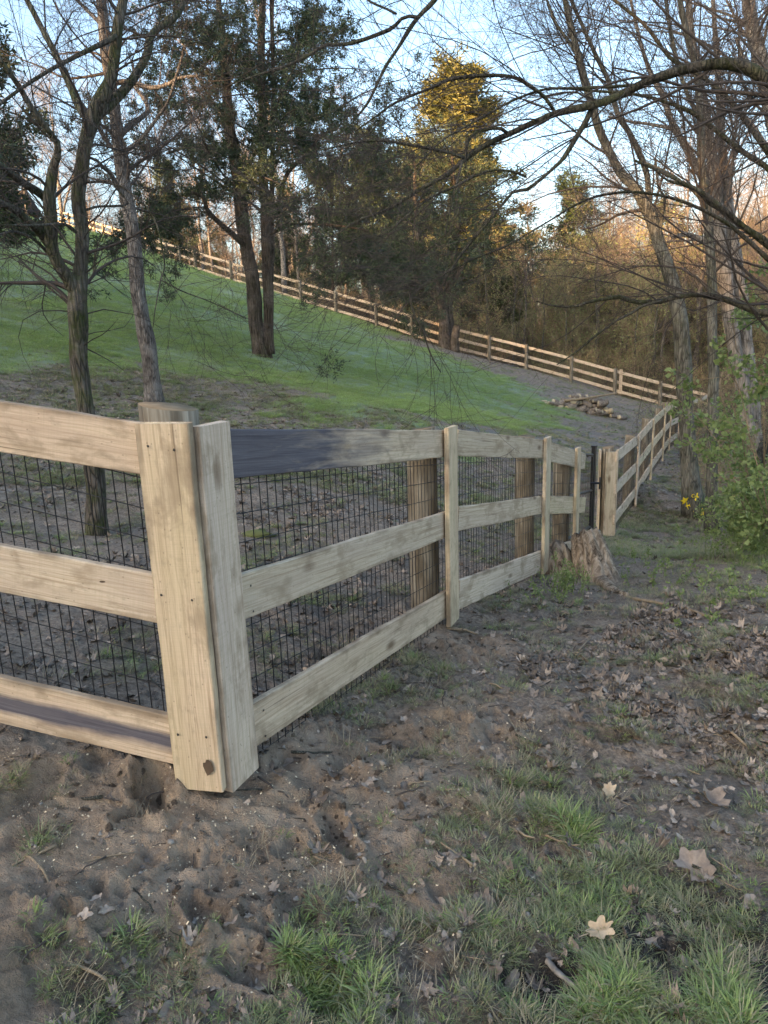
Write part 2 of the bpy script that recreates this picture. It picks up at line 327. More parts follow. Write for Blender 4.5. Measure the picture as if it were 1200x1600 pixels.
def wood_mat(name, blue=0, bx=(0, 1), light=1., warm=0.):
    """rough-sawn board; its grain runs along local X. blue: sap stain between bx (local x)"""
    b = NB(name); v = b.tc(); r = b.rnd()
    off = b.math('MULTIPLY', r, 37.)
    cx = b.n('ShaderNodeCombineXYZ'); b.l(off, cx.inputs[0]); b.l(off, cx.inputs[1]); b.l(off, cx.inputs[2])
    vv = b.n('ShaderNodeVectorMath'); vv.operation = 'ADD'; b.l(v, vv.inputs[0]); b.l(cx.outputs[0], vv.inputs[1]); vv = vv.outputs[0]
    grain = b.noise(b.mapv(vv, (1.3, 55, 55)), 1.5, 7, .72, .9)
    broad = b.noise(b.mapv(vv, (1.2, 6, 6)), 1.3, 3, .5, .4)
    c = b.ramp(grain, [(.34, (.37 * light, .27 * light, .185 * light)), (.47, (.59 * light, .475 * light, .355 * light)), (.62, (.74 * light, .625 * light, .485 * light))])
    c = b.mix(b.ramp(broad, [(.35, 0), (.7, 1)]), c, b.mix(.55, c, (.56, .45 + .04 * warm, .375 - .07 * warm)))
    tint = b.ramp(r, [(0, (1, .96, .88)), (.35, (.93, .86, .78)), (.6, (1.0, .98, .97)), (1, (.88, .86, .80))])
    c = b.mix(1, c, tint, 'MULTIPLY')
    # growth figure: long wavy lines
    w_ = b.n('ShaderNodeTexWave'); w_.wave_type = 'BANDS'; w_.bands_direction = 'Y'; b.l(b.mapv(vv, (.35, 1, 1)), w_.inputs['Vector']); w_.inputs['Scale'].default_value = 16; w_.inputs['Distortion'].default_value = 9; w_.inputs['Detail'].default_value = 2; w_.inputs['Detail Scale'].default_value = .6
    c = b.mix(b.math('MULTIPLY', b.ramp(w_.outputs['Fac'], [(.0, 1), (.18, 0)]), .22), c, (.30, .20, .11))
    # saw marks across
    saw = b.noise(b.mapv(vv, (260, 5, 5)), 1, 2, .6)
    c = b.mix(b.math('MULTIPLY', b.ramp(saw, [(.4, 0), (.7, 1)]), .22), c, (.40, .33, .22))
    # mud smears and grime
    mud = b.noise(b.mapv(vv, (4.5, 8, 8)), 1.1, 6, .62, .3)
    mudm = b.ramp(mud, [(.52, 0), (.60, .45), (.66, .62), (.75, .85)])
    c = b.mix(mudm, c, (.30, .22, .14))
    gr = b.noise(b.mapv(vv, (12, 26, 26)), 1.3, 5, .7)
    c = b.mix(b.math('MULTIPLY', b.ramp(gr, [(.55, 0), (.8, 1)]), .5), c, (.2, .15, .10))
    # fine checks along the grain
    crk = b.ramp(b.noise(b.mapv(vv, (.9, 70, 70)), 1, 3, .5, .3), [(.27, .8), (.33, 0)]); c = b.mix(crk, c, (.16, .11, .07))
    edg = b.n('ShaderNodeSeparateXYZ'); b.l(v, edg.inputs[0]); ey = b.math('ABSOLUTE', edg.outputs[1]); em = b.math('MULTIPLY', b.ramp(b.math('ADD', ey, b.math('MULTIPLY', b.noise(b.mapv(vv, (9, 9, 9)), 1.5, 4, .65), .03)), [(.075, 0), (.093, .75)]), b.ramp(b.noise(b.mapv(vv, (3, 3, 3)), 1), [(.45, 0), (.6, 1)])); c = b.mix(em, c, (.20, .145, .095))
    # knots
    kd = b.vor(b.mapv(vv, (2.1, 5.5, 5.5)), 1.0)
    kn = b.ramp(kd, [(.05, 1), (.10, .55), (.16, 0)])
    c = b.mix(b.math('MULTIPLY', kn, .8), c, (.13, .075, .04))
    spk = b.ramp(b.vor(b.mapv(vv, (30, 40, 40)), 1), [(.06, 1), (.12, 0)])
    c = b.mix(b.math('MULTIPLY', spk, .45), c, (.14, .1, .07))
    if blue:
        sx = b.n('ShaderNodeSeparateXYZ'); b.l(v, sx.inputs[0])
        mr = b.n('ShaderNodeMapRange'); b.l(sx.outputs[0], mr.inputs[0]); mr.inputs[1].default_value = bx[0]; mr.inputs[2].default_value = bx[1]
        f = b.math('ADD', mr.outputs[0], b.math('MULTIPLY', b.math('SUBTRACT', b.noise(b.mapv(vv, (2, 12, 12)), 1.6, 4, .6, .5), .5), 1.1))
        if blue < 1:
            yy = b.math('ABSOLUTE', b.math('ADD', sx.outputs[1], .01)); f = b.math('MULTIPLY', f, b.ramp(b.math('ADD', yy, b.math('MULTIPLY', b.noise(b.mapv(vv, (5, 5, 5)), 1.5), .03)), [(.02, 1), (.07, 0)]))
        f = b.ramp(f, [(.25, 0), (.75, 1)])
        bl = b.mix(b.ramp(grain, [(.3, 0), (.7, 1)]), (.045, .045, .062), (.13, .125, .15))
        c = b.mix(b.math('MULTIPLY', f, .93), c, bl)
    h = b.math('ADD', b.math('MULTIPLY', grain, .6), b.math('MULTIPLY', saw, .5))
    h = b.math('SUBTRACT', h, b.math('MULTIPLY', kn, .5))
    return b.fin(c, .85, b.bump(h, .45, .003), .2)
WOOD = wood_mat('sawn_board')
WOOD_Y = wood_mat('sawn_board_yellow', warm=1, light=1.04)
BLUE_A = wood_mat('blue_stained_board', 1, (1.75, .1))
BLUE_B = wood_mat('blue_streaked_board', .6, (-1.3, -.1))
def post_mat():
    b = NB('treated_round_post'); v = b.tc(); r = b.rnd()
    off = b.math('MULTIPLY', r, 19.); cx = b.n('ShaderNodeCombineXYZ'); b.l(off, cx.inputs[0]); b.l(off, cx.inputs[2])
    vv = b.n('ShaderNodeVectorMath'); vv.operation = 'ADD'; b.l(v, vv.inputs[0]); b.l(cx.outputs[0], vv.inputs[1]); vv = vv.outputs[0]
    g = b.noise(b.mapv(vv, (38, 38, 2.2)), 1, 5, .6, .4)
    c = b.ramp(g, [(.3, (.09, .075, .055)), (.5, (.23, .195, .145)), (.7, (.37, .33, .255))])
    st = b.noise(b.mapv(vv, (9, 9, 3)), 1, 4, .6)
    c = b.mix(b.ramp(st, [(.42, 0), (.62, .8)]), c, (.11, .085, .055))
    ck = b.noise(b.mapv(vv, (90, 90, 1.2)), 1, 2, .5, .2)
    ckm = b.ramp(ck, [(.30, 1), (.36, 0)])
    c = b.mix(ckm, c, (.035, .025, .018))
    return b.fin(c, .85, b.bump(b.math('SUBTRACT', g, b.math('MULTIPLY', ckm, .8)), .6, .006), .2)
POST = post_mat()
def endcut():
    b = NB('cut_end_wood'); v = b.tc(); n = b.noise(v, 60, 4, .6)
    return b.fin(b.ramp(n, [(.3, (.38, .29, .18)), (.7, (.62, .52, .36))]), .85, b.bump(n, .4, .003), .2)
CUT = endcut()
def flatm(name, c, rough=.6, spec=.3, metal=0):
    b = NB(name); v = b.tc(); n = b.noise(v, 22, 4, .6)
    cc = b.mix(b.ramp(n, [(.3, 0), (.7, 1)]), tuple(x * .75 for x in c), tuple(min(1, x * 1.2) for x in c))
    b.b.inputs['Metallic'].default_value = metal
    return b.fin(cc, rough, None, spec)
WIRE = flatm('black_coated_wire', (.012, .012, .013), .45, .4)
BLACK = flatm('black_powder_coat', (.01, .01, .012), .4, .5)

def bark_mat(name, dark, mid, lite, moss=0., sc=1., bumpd=.02, vstr=.22):
    b = NB(name); v = b.tc()
    g = b.noise(b.mapv(v, (18 * sc, 18 * sc, 18 * sc * vstr)), 1, 6, .65, .8)
    rg = b.vor(b.mapv(v, (26 * sc, 26 * sc, 26 * sc * vstr * .7)), 1, 'DISTANCE_TO_EDGE')
    c = b.ramp(g, [(.28, dark), (.5, mid), (.74, lite)])
    c = b.mix(b.ramp(rg, [(0, .8), (.14, 0)]), c, tuple(x * .45 for x in dark))
    pa = b.noise(v, 3.2, 4, .6)
    c = b.mix(b.math('MULTIPLY', b.ramp(pa, [(.45, 0), (.7, 1)]), .5), c, tuple(x * 1.25 for x in lite))
    if moss:
        mm = b.ramp(b.noise(v, 6, 5, .7), [(.5 - .1 * moss, 0), (.66, moss)])
        c = b.mix(mm, c, (.055, .07, .018))
    h = b.math('ADD', b.math('MULTIPLY', g, .7), b.math('MULTIPLY', b.ramp(rg, [(0, 0), (.2, 1)]), .6))
    return b.fin(c, .9, b.bump(h, .8, bumpd), .15)

# ------------------------------------------------------------------ ground
def build_ground():
    r = np.concatenate([[.02, .3, .6], .8 * 1.0058 ** np.arange(0, 290)]); r = np.concatenate([r, r[-1] * 1.014 ** np.arange(1, 240)]); r = np.concatenate([r, r[-1] * 1.06 ** np.arange(1, 34)])
    a = np.concatenate([np.radians(np.arange(-33, 33, .22)), np.radians(np.arange(33, 327, 3.))])
    n, m = len(r), len(a)
    x = r[:, None] * np.sin(a)[None]; y = r[:, None] * np.cos(a)[None]
    x = x.ravel(); y = y.ravel()
    M = masks(x, y); z = gz(x, y, M)
    i = np.arange(n - 1)[:, None] * m; j = np.arange(m)[None]; k = (j + 1) % m
    Q = np.stack([i + j, i + m + j, i + m + k, i + k], -1).reshape(-1, 4)[:, ::-1]
    g, lt, sw, wt, br, lw = M
    c1 = np.stack([np.clip(g, 0, 1), lt, sw, np.ones_like(x)], -1); c2 = np.stack([wt, br, lw, np.ones_like(x)], -1)
    return mk_mesh('ground', np.stack([x, y, z], -1), Q, None, True, ground_mat(), {'mask': c1, 'mask2': c2})
def ground_mat():
    b = NB('muddy_ground'); v = b.tc()
    def sep(nm):
        a = b.n('ShaderNodeAttribute'); a.attribute_name = nm; s_ = b.n('ShaderNodeSeparateColor'); b.l(a.outputs['Color'], s_.inputs[0]); return s_.outputs
    g, lt, sw = sep('mask')[:3]; wt, br, lw = sep('mask2')[:3]
    n1 = b.noise(v, 9, 6, .65); n2 = b.noise(v, 45, 5, .7); n3 = b.noise(v, 170, 4, .7); nb = b.noise(v, 1.1, 4, .6)
    dk = b.ramp(n2, [(.32, (.09, .067, .050)), (.5, (.25, .193, .145)), (.68, (.42, .34, .26))])
    bn = b.ramp(n1, [(.32, (.19, .132, .088)), (.5, (.39, .285, .195)), (.68, (.52, .40, .285))])
    c = b.mix(b.math('MULTIPLY', br, .95), dk, bn)
    c = b.mix(b.ramp(n3, [(.45, 0), (.75, .35)]), c, (.25, .2, .15))
    wetc = b.ramp(n2, [(.3, (.018, .017, .017)), (.7, (.06, .054, .05))])
    c = b.mix(b.math('MULTIPLY', wt, .95), c, wetc)
    cav = b.ramp(b.noise(v, 26, 6, .72, .4), [(.35, .5), (.42, 0)]); c = b.mix(cav, c, (.028, .022, .018))
    lt2 = b.ramp(b.noise(b.mapv(v, (1, 1, 1), (3., 5., 1.)), 13, 6, .7), [(.52, 0), (.68, .6)]); c = b.mix(lt2, c, (.38, .315, .245))
    c = b.mix(b.ramp(b.noise(b.mapv(v, (1, 1, 1), (9., 2., 4.)), 3.1, 5, .7, .6), [(.42, .3), (.54, 0)]), c, (.055, .044, .036))
    # sawdust and wood chips trodden in
    sp = b.ramp(b.vor(b.mapv(v, (150, 150, 150)), 1), [(.16, 1), (.26, 0)])
    c = b.mix(b.math('MULTIPLY', sp, b.math('ADD', b.math('MULTIPLY', sw, 1.0), b.math('MULTIPLY', br, .18)), clamp=True), c, (.55, .42, .25))
    c = b.mix(b.math('MULTIPLY', sw, b.ramp(n1, [(.35, 0), (.65, .6)])), c, (.36, .27, .16))
    # leaf litter seen from far: small flakes of many browns
    vc = b.n('ShaderNodeTexVoronoi'); b.l(v, vc.inputs['Vector']); vc.inputs['Scale'].default_value = 16; vc.inputs['Randomness'].default_value = 1
    sc_ = b.n('ShaderNodeSeparateColor'); b.l(vc.outputs['Color'], sc_.inputs[0])
    lc = b.ramp(sc_.outputs[0], [(0, (.06, .048, .038)), (.35, (.12, .092, .07)), (.65, (.20, .16, .13)), (.88, (.34, .30, .26)), (1, (.48, .44, .39))])
    c = b.mix(b.math('MULTIPLY', lt, b.ramp(n1, [(.4, .15), (.6, .85)])), c, lc)
    # turf soil between blades
    gr = b.ramp(b.noise(v, 2.2, 5, .7), [(.3, (.14, .18, .07)), (.55, (.21, .275, .10)), (.8, (.30, .31, .16))])
    gn = b.noise(b.mapv(v, (60, 60, 25)), 1, 4, .7)
    gr = b.mix(b.ramp(gn, [(.35, .55), (.6, 0)]), gr, (.024, .030, .014))
    pale = b.ramp(b.noise(b.mapv(v, (.35, .9, .9)), 1.3, 5, .7, .8), [(.42, 0), (.66, .7)])
    gr = b.mix(pale, gr, (.30, .37, .27))
    c = b.mix(b.math('MULTIPLY', b.math('POWER', lw, 1.2), .95), c, gr)
    c = b.mix(b.math('MULTIPLY', b.math('SUBTRACT', g, lw, clamp=True), .35), c, (.045, .055, .025))
    h = b.math('ADD', b.math('MULTIPLY', n1, .5), b.math('MULTIPLY', n2, .35)); h = b.math('ADD', h, b.math('MULTIPLY', n3, .17))
    h = b.math('SUBTRACT', h, b.math('MULTIPLY', b.ramp(b.vor(b.mapv(v, (1, 1, 1)), 38, 'DISTANCE_TO_EDGE'), [(0, 1), (.12, 0)]), .03)); nor = b.bump(h, 1., .06)
    nor = b.bump(b.math('MULTIPLY', vc.outputs['Distance'], lt), .6, .03, nor)
    rg = b.math('SUBTRACT', .82, b.math('MULTIPLY', wt, .62))
    rg = b.math('ADD', rg, b.math('MULTIPLY', b.math('SUBTRACT', n2, .5), .3), clamp=True)
    rg = b.math('MAXIMUM', rg, b.math('MULTIPLY', lw, .9))
    return b.fin(c, rg, nor, .35)
ob('ground', build_ground(), kind='structure')

# ------------------------------------------------------------------ boards, rails, posts
def board_mesh(name, L, W, T, mat, seed, bow=.004):
    n = max(4, int(L / .07)); r_ = np.random.default_rng(seed)
    X = np.linspace(0, L, n + 1); c = .0035
    prof = [(-W / 2 + c, T / 2), (W / 2 - c, T / 2), (W / 2, T / 2 - c), (W / 2, -T / 2 + c), (W / 2 - c, -T / 2), (-W / 2 + c, -T / 2), (-W / 2, -T / 2 + c), (-W / 2, T / 2 - c)]
    w1 = (vnoise(X * 1.7, seed * .37, 1) - .5) * .007 + (vnoise(X * 9, seed * .37, 5) - .5) * .0035; w2 = (vnoise(X * 1.7, seed * .91, 2) - .5) * .007 + (vnoise(X * 9, seed * .7, 6) - .5) * .0035
    bz = bow * np.sin(X / L * math.pi + r_.random()) * (r_.random() - .5) * 2
    V = np.zeros((n + 1, 8, 3))
    for k, (py, pz) in enumerate(prof):
        V[:, k, 0] = X; V[:, k, 1] = py + (w1 if py > 0 else w2); V[:, k, 2] = pz + bz
    V[0, :, 0] += r_.normal(0, .0015, 8); V[-1, :, 0] += r_.normal(0, .0015, 8)
    i = np.arange(n)[:, None] * 8; j = np.arange(8)[None]; k = (j + 1) % 8
    Q = np.stack([i + j, i + 8 + j, i + 8 + k, i + k], -1).reshape(-1, 4)
    e = n * 8; Q = np.concatenate([Q, [[0, 1, 2, 7], [2, 3, 6, 7], [3, 4, 5, 6], [e, e + 7, e + 2, e + 1], [e + 2, e + 7, e + 6, e + 3], [e + 3, e + 6, e + 5, e + 4]]])
    return mk_mesh(name, V.reshape(-1, 3), Q, None, False, mat)
def frame(o, A, B, N):
    """local X from A to B, local Z = outward N, local Y up across the face"""
    A = Vector(A); B = Vector(B); x = (B - A).normalized(); z = Vector(N); z = (z - z.dot(x) * x).normalized(); y = z.cross(x)
    o.matrix_world = Matrix(((x.x, y.x, z.x, A.x), (x.y, y.y, z.y, A.y), (x.z, y.z, z.z, A.z), (0, 0, 0, 1)))
_bs = [11]
def board(name, A, B, N, W, T, mat, par, label=None, bow=.004):
    """A, B: middle of the back face at both ends"""
    _bs[0] += 1; A = np.asarray(A, float); B = np.asarray(B, float); N = np.asarray(N, float) / np.linalg.norm(N)
    L = float(np.linalg.norm(B - A)); o = ob(name, board_mesh(name, L, W, T, mat, _bs[0], bow), label=label)
    frame(o, A + N * T / 2, B + N * T / 2, N); mw = o.matrix_world.copy(); o.parent = par; o.matrix_basis = par.matrix_basis.inverted() @ mw if par else mw
    return o
def thing(name, loc, label, cat, group=None):
    o = bpy.data.objects.new(name, None); col.objects.link(o); o.location = loc; o['label'] = label; o['category'] = cat; o.empty_display_size = .2
    if group: o['group'] = group
    bpy.context.view_layer.update()
    return o
def child(name, me, par, label=None, kind=None):
    """mesh in world coordinates, hung under par"""
    o = ob(name, me, par, label=label, kind=kind); o.matrix_parent_inverse = par.matrix_world.inverted(); return o
PTOP = flatm('post_top', (.26, .19, .12), .9, .1)
def round_post(par, x, y, zb, zt, r, seed, slant=(0, 0), label=None):
    n = 14; S = 20; r_ = np.random.default_rng(seed)
    P = np.zeros((n, 3)); P[:, 2] = np.linspace(-.3, zt - zb, n); P[:, 0] = (vnoise(P[:, 2] * 1.2, seed, 3) - .5) * .01
    R = r * (1 + .03 * (vnoise(P[:, 2] * 3, seed, 4) - .5)); V, Q, T = tube(P, R, S, True, .035, seed)
    th = np.arange(S) * 2 * math.pi / S
    top = V[(n - 1) * S:n * S]; top[:, 2] += top[:, 0] * slant[0] + top[:, 1] * slant[1]
    mi = np.zeros(len(Q) + len(T), int); mi[len(Q) + S:] = 1
    me = mk_mesh('post', V, Q, T, True, None, None, [POST, PTOP], mi)
    try:
        me.attributes.new('sharp_edge', 'BOOLEAN', 'EDGE')
    except Exception: pass
    o = ob('post', me, par, label=label); o.location = Vector((x, y, zb)) - par.location; o.rotation_euler.z = seed * 1.3
    return o
def meshpanel(A, B, Az, Bz, H, nv, nh, r=.0013):
    """welded wire between two ground points; wires of real thickness"""
    a = Acc(); A = np.array([A[0], A[1], Az]); B = np.array([B[0], B[1], Bz]); L = np.linalg.norm(B - A)
    k = int(L / nv); t = (np.arange(k) + .5) / k; n = 4
    P = A + (B - A) * t[:, None]; P = np.repeat(P[:, None], n, 1); P[:, :, 2] += np.linspace(0, H, n)[None]
    P[:, 1:-1, 0] += rng.normal(0, .003, (k, n - 2)); P[:, 1:-1, 1] += rng.normal(0, .003, (k, n - 2))
    a.add(*tube(P, np.full((k, n), r), 4, False))
    for h in np.arange(.01, H, nh):
        m = max(3, int(L / .4)); s = np.linspace(0, 1, m)[:, None]; p = A + (B - A) * s; p[:, 2] += h + rng.normal(0, .002, m)
        a.add(*tube(p, np.full(m, r), 4, False))
    return a
def onplane(px, py, P, N):
    d = ray(px, py); P = np.array([P[0], P[1], 0]); N = np.array([N[0], N[1], 0]); t = ((P - [0, 0, CH]) @ N) / (d @ N); return np.array([0, 0, CH]) + d * t
TB = .028
F1 = thing('wooden_fence', (-.62, 2.12, .0), 'pale new board fence turning the muddy corner in front of black wire mesh', 'fence')
u2 = lambda v: np.array(v) / np.linalg.norm(v)
# left run
dL = u2([-.985, .175]); nL = np.array([-.175, -.985]) / 1.0005; pL = np.array([-.72, 2.06]) - nL * TB
for (a0, a1, b0, b1, xb, mt, lb) in ((628, 706, 660, 741, 212, WOOD, 'top left rail with dried mud smears'), (851, 926, 899, 973, 242, WOOD, None), (1057, 1131, 1119, 1194, 266, BLUE_B, 'bottom rail with a blue-grey stain')):
    q0 = (onplane(0, a0, pL, nL) + onplane(0, a1, pL, nL)) / 2; q1 = (onplane(xb, b0, pL, nL) + onplane(xb, b1, pL, nL)) / 2
    W = .5 * (onplane(0, a0, pL, nL) - onplane(0, a1, pL, nL))[2] + .5 * (onplane(xb, b0, pL, nL) - onplane(xb, b1, pL, nL))[2]
    e = (q1 - q0) / np.linalg.norm(q1 - q0); q0 = q0 - e * 1.5; q1 = q1 + e * .09; N3 = np.array([*nL, 0])
    board('rail', q0 - N3 * .026, q1 - N3 * .026, N3, W, .026, mt, F1, lb)
# right run
RUN = [((-.47, 2.19), (.38, 4.02)), ((.38, 4.02), (1.39, 5.94)), ((1.39, 5.94), (1.95, 6.95))]
RD = [[(355, 672, 747, 702, 670, 716, BLUE_A, 'top rail stained dark blue-grey'), (377, 898, 971, 702, 798, 839, WOOD, None), (396, 1100, 1172, 703, 920, 962, WOOD, None)],
      [(722, 672, 713, 848, 687, 716, WOOD, None), (723, 791, 829, 848, 775, 802, WOOD, None), (724, 907, 947, 850, 858, 892, WOOD, None)],
      [(863, 692, 721, 914, 709, 733, WOOD, None), (863, 776, 802, 914, 778, 801, WOOD_Y, None), (863, 853, 884, 905, 845, 870, WOOD, None)]]
for (pa, pb), rs in zip(RUN, RD):
    d = u2(np.subtract(pb, pa)); n_ = np.array([d[1], -d[0]]); pp = np.array(pa) - n_ * TB; N3 = np.array([*n_, 0])
    for (xa, a0, a1, xb, b0, b1, mt, lb) in rs:
        A0, A1, B0, B1 = onplane(xa, a0, pp, n_), onplane(xa, a1, pp, n_), onplane(xb, b0, pp, n_), onplane(xb, b1, pp, n_)
        q0 = (A0 + A1) / 2; q1 = (B0 + B1) / 2; W = ((A0 - A1)[2] + (B0 - B1)[2]) / 2; e = (q1 - q0) / np.linalg.norm(q1 - q0)
        board('rail', q0 - e * .07 - N3 * .026, q1 + e * (.06 if pb[1] < 6.5 else .015) - N3 * .026, N3, W, .026, mt, F1, lb)
def vboard(par, P, d, z0_, H, W=.155, T=TB, mat=None, label=None, lean=(0, 0), back=True):
    """upright board, its right front edge at P (world xy), d = direction of the run"""
    d = u2(d); n_ = np.array([d[1], -d[0]]); c = np.array(P) - d * W / 2 - (n_ * T if back else 0)
    return board('cover_board', (c[0], c[1], z0_), (c[0] + lean[0], c[1] + lean[1], z0_ + H), (n_[0], n_[1], 0), W, T, mat or WOOD_Y, par, label, .001)
vboard(F1, (-.552, 2.03), -dL, .045, 1.195, .162, .034, WOOD_Y, 'wide yellowish corner board with a dark knot near its foot')
vboard(F1, (-.466, 2.20), (.42, .907), .02, 1.205, .15, .034, WOOD, 'second corner board, pinkish with a grey edge')
vboard(F1, (.445, 4.13), (.42, .907), -.24, 1.2, .155, .03, WOOD_Y)
vboard(F1, (1.46, 6.06), (.465, .885), -.59, 1.2, .155, .03, WOOD_Y)
vboard(F1, (1.99, 7.02), (.5, .87), -.80, 1.16, .13, .03, WOOD_Y)
round_post(F1, -.655, 2.215, 0, 1.275, .088, 3, (.10, -.12), 'thick round post behind the corner boards')
round_post(F1, .235, 4.13, -.28, .945, .088, 4, (.12, .12))
round_post(F1, 1.245, 6.1, -.62, .60, .085, 5, (.12, .12))
round_post(F1, 1.80, 7.02, -.85, .33, .085, 6, (.1, .1))
# black welded wire behind the rails
a = Acc()
inn = lambda p, n_, k=.062: (p[0] - n_[0] * k, p[1] - n_[1] * k)
pA = inn((-.72, 2.06), nL); L0 = (pA[0] + dL[0] * 1.75, pA[1] + dL[1] * 1.75)
P_ = [L0, (pA[0] + .06, pA[1])]
w_ = meshpanel(L0, P_[1], .48, .04, 1.13, .042, .1, .0019); a.V += w_.V; a.Q += [q for q in w_.Q]; 
def addacc(a, w):
    for V, Q in zip(w.V, w.Q): a.add(V, Q - Q.min())
a = Acc(); addacc(a, w_)
zs = [0, -.27, -.6, -.82]
for i, (pa, pb) in enumerate(RUN):
    d = u2(np.subtract(pb, pa)); n_ = (d[1], -d[0])
    addacc(a, meshpanel(inn(pa, n_), inn(pb, n_), zs[i] + .01, zs[i + 1] + .01, 1.13, .05, .1, .0019))
child('wire_mesh', a.mesh('wire_mesh', WIRE), F1, kind='stuff')
# gate
Gt = thing('metal_gate', (2.05, 7.55, -.95), 'narrow black metal gate standing edge-on in the fence gap behind the stump', 'gate')
g0 = np.array([1.98, 7.6]); g1 = np.array([2.83, 9.38])
def bar(A, B, r): return tube(np.array([A, B], float), np.array([r, r]), 4)
gb0, gb1 = -.92, -1.26
for p, zb, zt, nm in ((g0, gb0, .22, 'hinge_post'), (g1, gb1, -.02, 'latch_post')):
    a = Acc(); a.add(*bar((p[0], p[1], zb), (p[0], p[1], zt), .036)); a.add(*bar((p[0], p[1], zt), (p[0], p[1], zt + .025), .044)); child(nm, a.mesh(nm, BLACK, False), Gt)
a = Acc()
q0, q1 = g0 + (g1 - g0) * .05, g0 + (g1 - g0) * .95
for h in (.12, .62, 1.1): a.add(*bar((*q0, gb0 + h), (*q1, gb1 + h + .05), .018))
for q, z_ in ((q0, gb0), (q1, gb1)): a.add(*bar((*q, z_ + .1), (*q, z_ + 1.13), .02))
child('gate_frame', a.mesh('gate_frame', BLACK, False), Gt)
addm = meshpanel(q0, q1, gb0 + .1, gb1 + .12, 1.0, .05, .1); child('wire_mesh', addm.mesh('wire_mesh', WIRE), Gt, kind='stuff')
a = Acc(); a.add(*bar((*(q1 - .03), gb1 + .78), (*(q1 + (.09, -.06)), gb1 + .78), .014)); a.add(*bar((*(q1 + (.09, -.06)), gb1 + .7), (*(q1 + (.09, -.06)), gb1 + .86), .012)); child('latch', a.mesh('latch', BLACK, False), Gt)

# fence beyond the gate
F2 = thing('wooden_fence', (3.2, 9.7, -1.34), 'pale board fence running on beyond the gate beside the leafy path', 'fence')
ST = [((3.26, 9.62), -1.325), ((4.33, 11.82), -1.44), ((5.37, 13.92), -1.42), ((6.5, 16.2), -1.46), ((7.35, 17.95), -1.5), ((8.88, 21.08), -1.8), ((10.2, 23.6), -2.0), ((11.8, 26.4), -2.2), ((13.4, 29.2), -2.35), ((15, 32), -2.5), ((16.4, 34.6), -2.62), ((17.5, 36.9), -2.75)]
OFF = ((1.06, 1.2), (.605, .75), (.16, .305))
board('cover_board', (3.165, 9.68, -1.335), (3.165, 9.68, -.135), (.05, -1, 0), .165, .034, WOOD_Y, F2, 'wide end board facing the gap')
board('cover_board', (3.245, 9.72, -1.32), (3.245, 9.72, -.12), (.93, -.37, 0), .1, .03, WOOD, F2)
board('cover_board', (3.06, 9.8, -1.33), (3.06, 9.8, -.12), (-.93, .2, 0), .14, .03, WOOD_Y, F2)
round_post(F2, 3.155, 9.81, -1.4, -.09, .085, 9, (.1, .2))
a = Acc()
for i in range(len(ST) - 1):
    (pa, za), (pb, zb) = ST[i], ST[i + 1]; d = u2(np.subtract(pb, pa)); n_ = np.array([d[1], -d[0]]); N3 = np.array([*n_, 0])
    A = np.array(pa) - n_ * .03; B = np.array(pb) - n_ * .03
    for lo, hi in OFF:
        j1, j2 = rng.normal(0, .008, 2); A3 = np.array([*A, za + (lo + hi) / 2 + j1]); B3 = np.array([*B, zb + (lo + hi) / 2 + j2])
        board('rail', A3 - N3 * .026, B3 - N3 * .026, N3, .148, .026, (WOOD, WOOD_Y, WOOD)[rng.integers(3)], F2)
    vboard(F2, np.array(pb) + d * .07, d, zb, 1.2, .13, .028, (WOOD, WOOD_Y)[rng.integers(2)])
    c = np.array(pb) - n_ * .15 - d * .06; round_post(F2, c[0], c[1], zb - .1, zb + 1.21, .085, 20 + i, (.15, .1))
    addacc(a, meshpanel(inn(pa, n_), inn(pb, n_), za, zb, 1.13, .05, .1, .0014))
child('wire_mesh', a.mesh('wire_mesh', WIRE), F2, kind='stuff')

# far fence on the hill
F3 = thing('wooden_fence', (12.2, 37.5, -1.6), 'long weathered post and board fence climbing the green hill to its crest', 'fence')
FF = [(1107, 655, 37.5), (1030, 636, 37.2), (960, 616, 37.2), (892, 596, 37.6), (822, 577, 38.0), (764, 562, 38.4), (701, 546, 38.9), (644, 528, 39.8), (588, 509, 41.0), (525, 490, 42.0), (470, 473, 43.0), (415, 457, 44.1), (362, 442, 45.4), (306, 424, 47.8), (282, 416, 50), (262, 409, 52.3), (243, 402.5, 54.6), (226, 397, 57), (210, 391, 59.3), (193, 386, 61.7), (178, 380, 64), (163, 375, 66.4), (149, 370, 68.8), (136, 365, 71), (122, 360, 73.4), (109, 355, 75.8), (97, 351, 78), (84, 347, 80.5)]
FP = [onray(*p) for p in FF]
a = Acc()
for i, p in enumerate(FP):
    q = FP[i + 1] if i + 1 < len(FP) else p + (p - FP[i - 1]); d = u2((q - p)[:2]); n_ = np.array([d[1], -d[0]])  # n_ points away from the lawn
    if n_[1] < 0: n_ = -n_
    if i != 6: round_post(F3, p[0], p[1], p[2] - .05, p[2] + 1.25, .085, 40 + i, (.02, 0))
    if i + 1 < len(FP):
        N3 = np.array([*n_, 0]); A = p[:2] + n_ * .09; B = q[:2] + n_ * .09
        for lo, hi in ((1.04, 1.18), (.57, .71), (.12, .26)):
            board('rail', (*A, p[2] + (lo + hi) / 2 + rng.normal(0, .01)), (*B, q[2] + (lo + hi) / 2 + rng.normal(0, .01)), N3, .14, .026, WOOD, F3)
        addacc(a, meshpanel(p[:2] + n_ * .085, q[:2] + n_ * .085, p[2], q[2], 1.1, .1, .2, .0014))
    if i in (2,): board('cover_board', (*(p[:2] + n_ * .13 + d * -.25), p[2]), (*(p[:2] + n_ * .13 + d * -.25), p[2] + (1.2 if i == 2 else 1.5)), (*n_, 0), .15, .028, WOOD, F3)
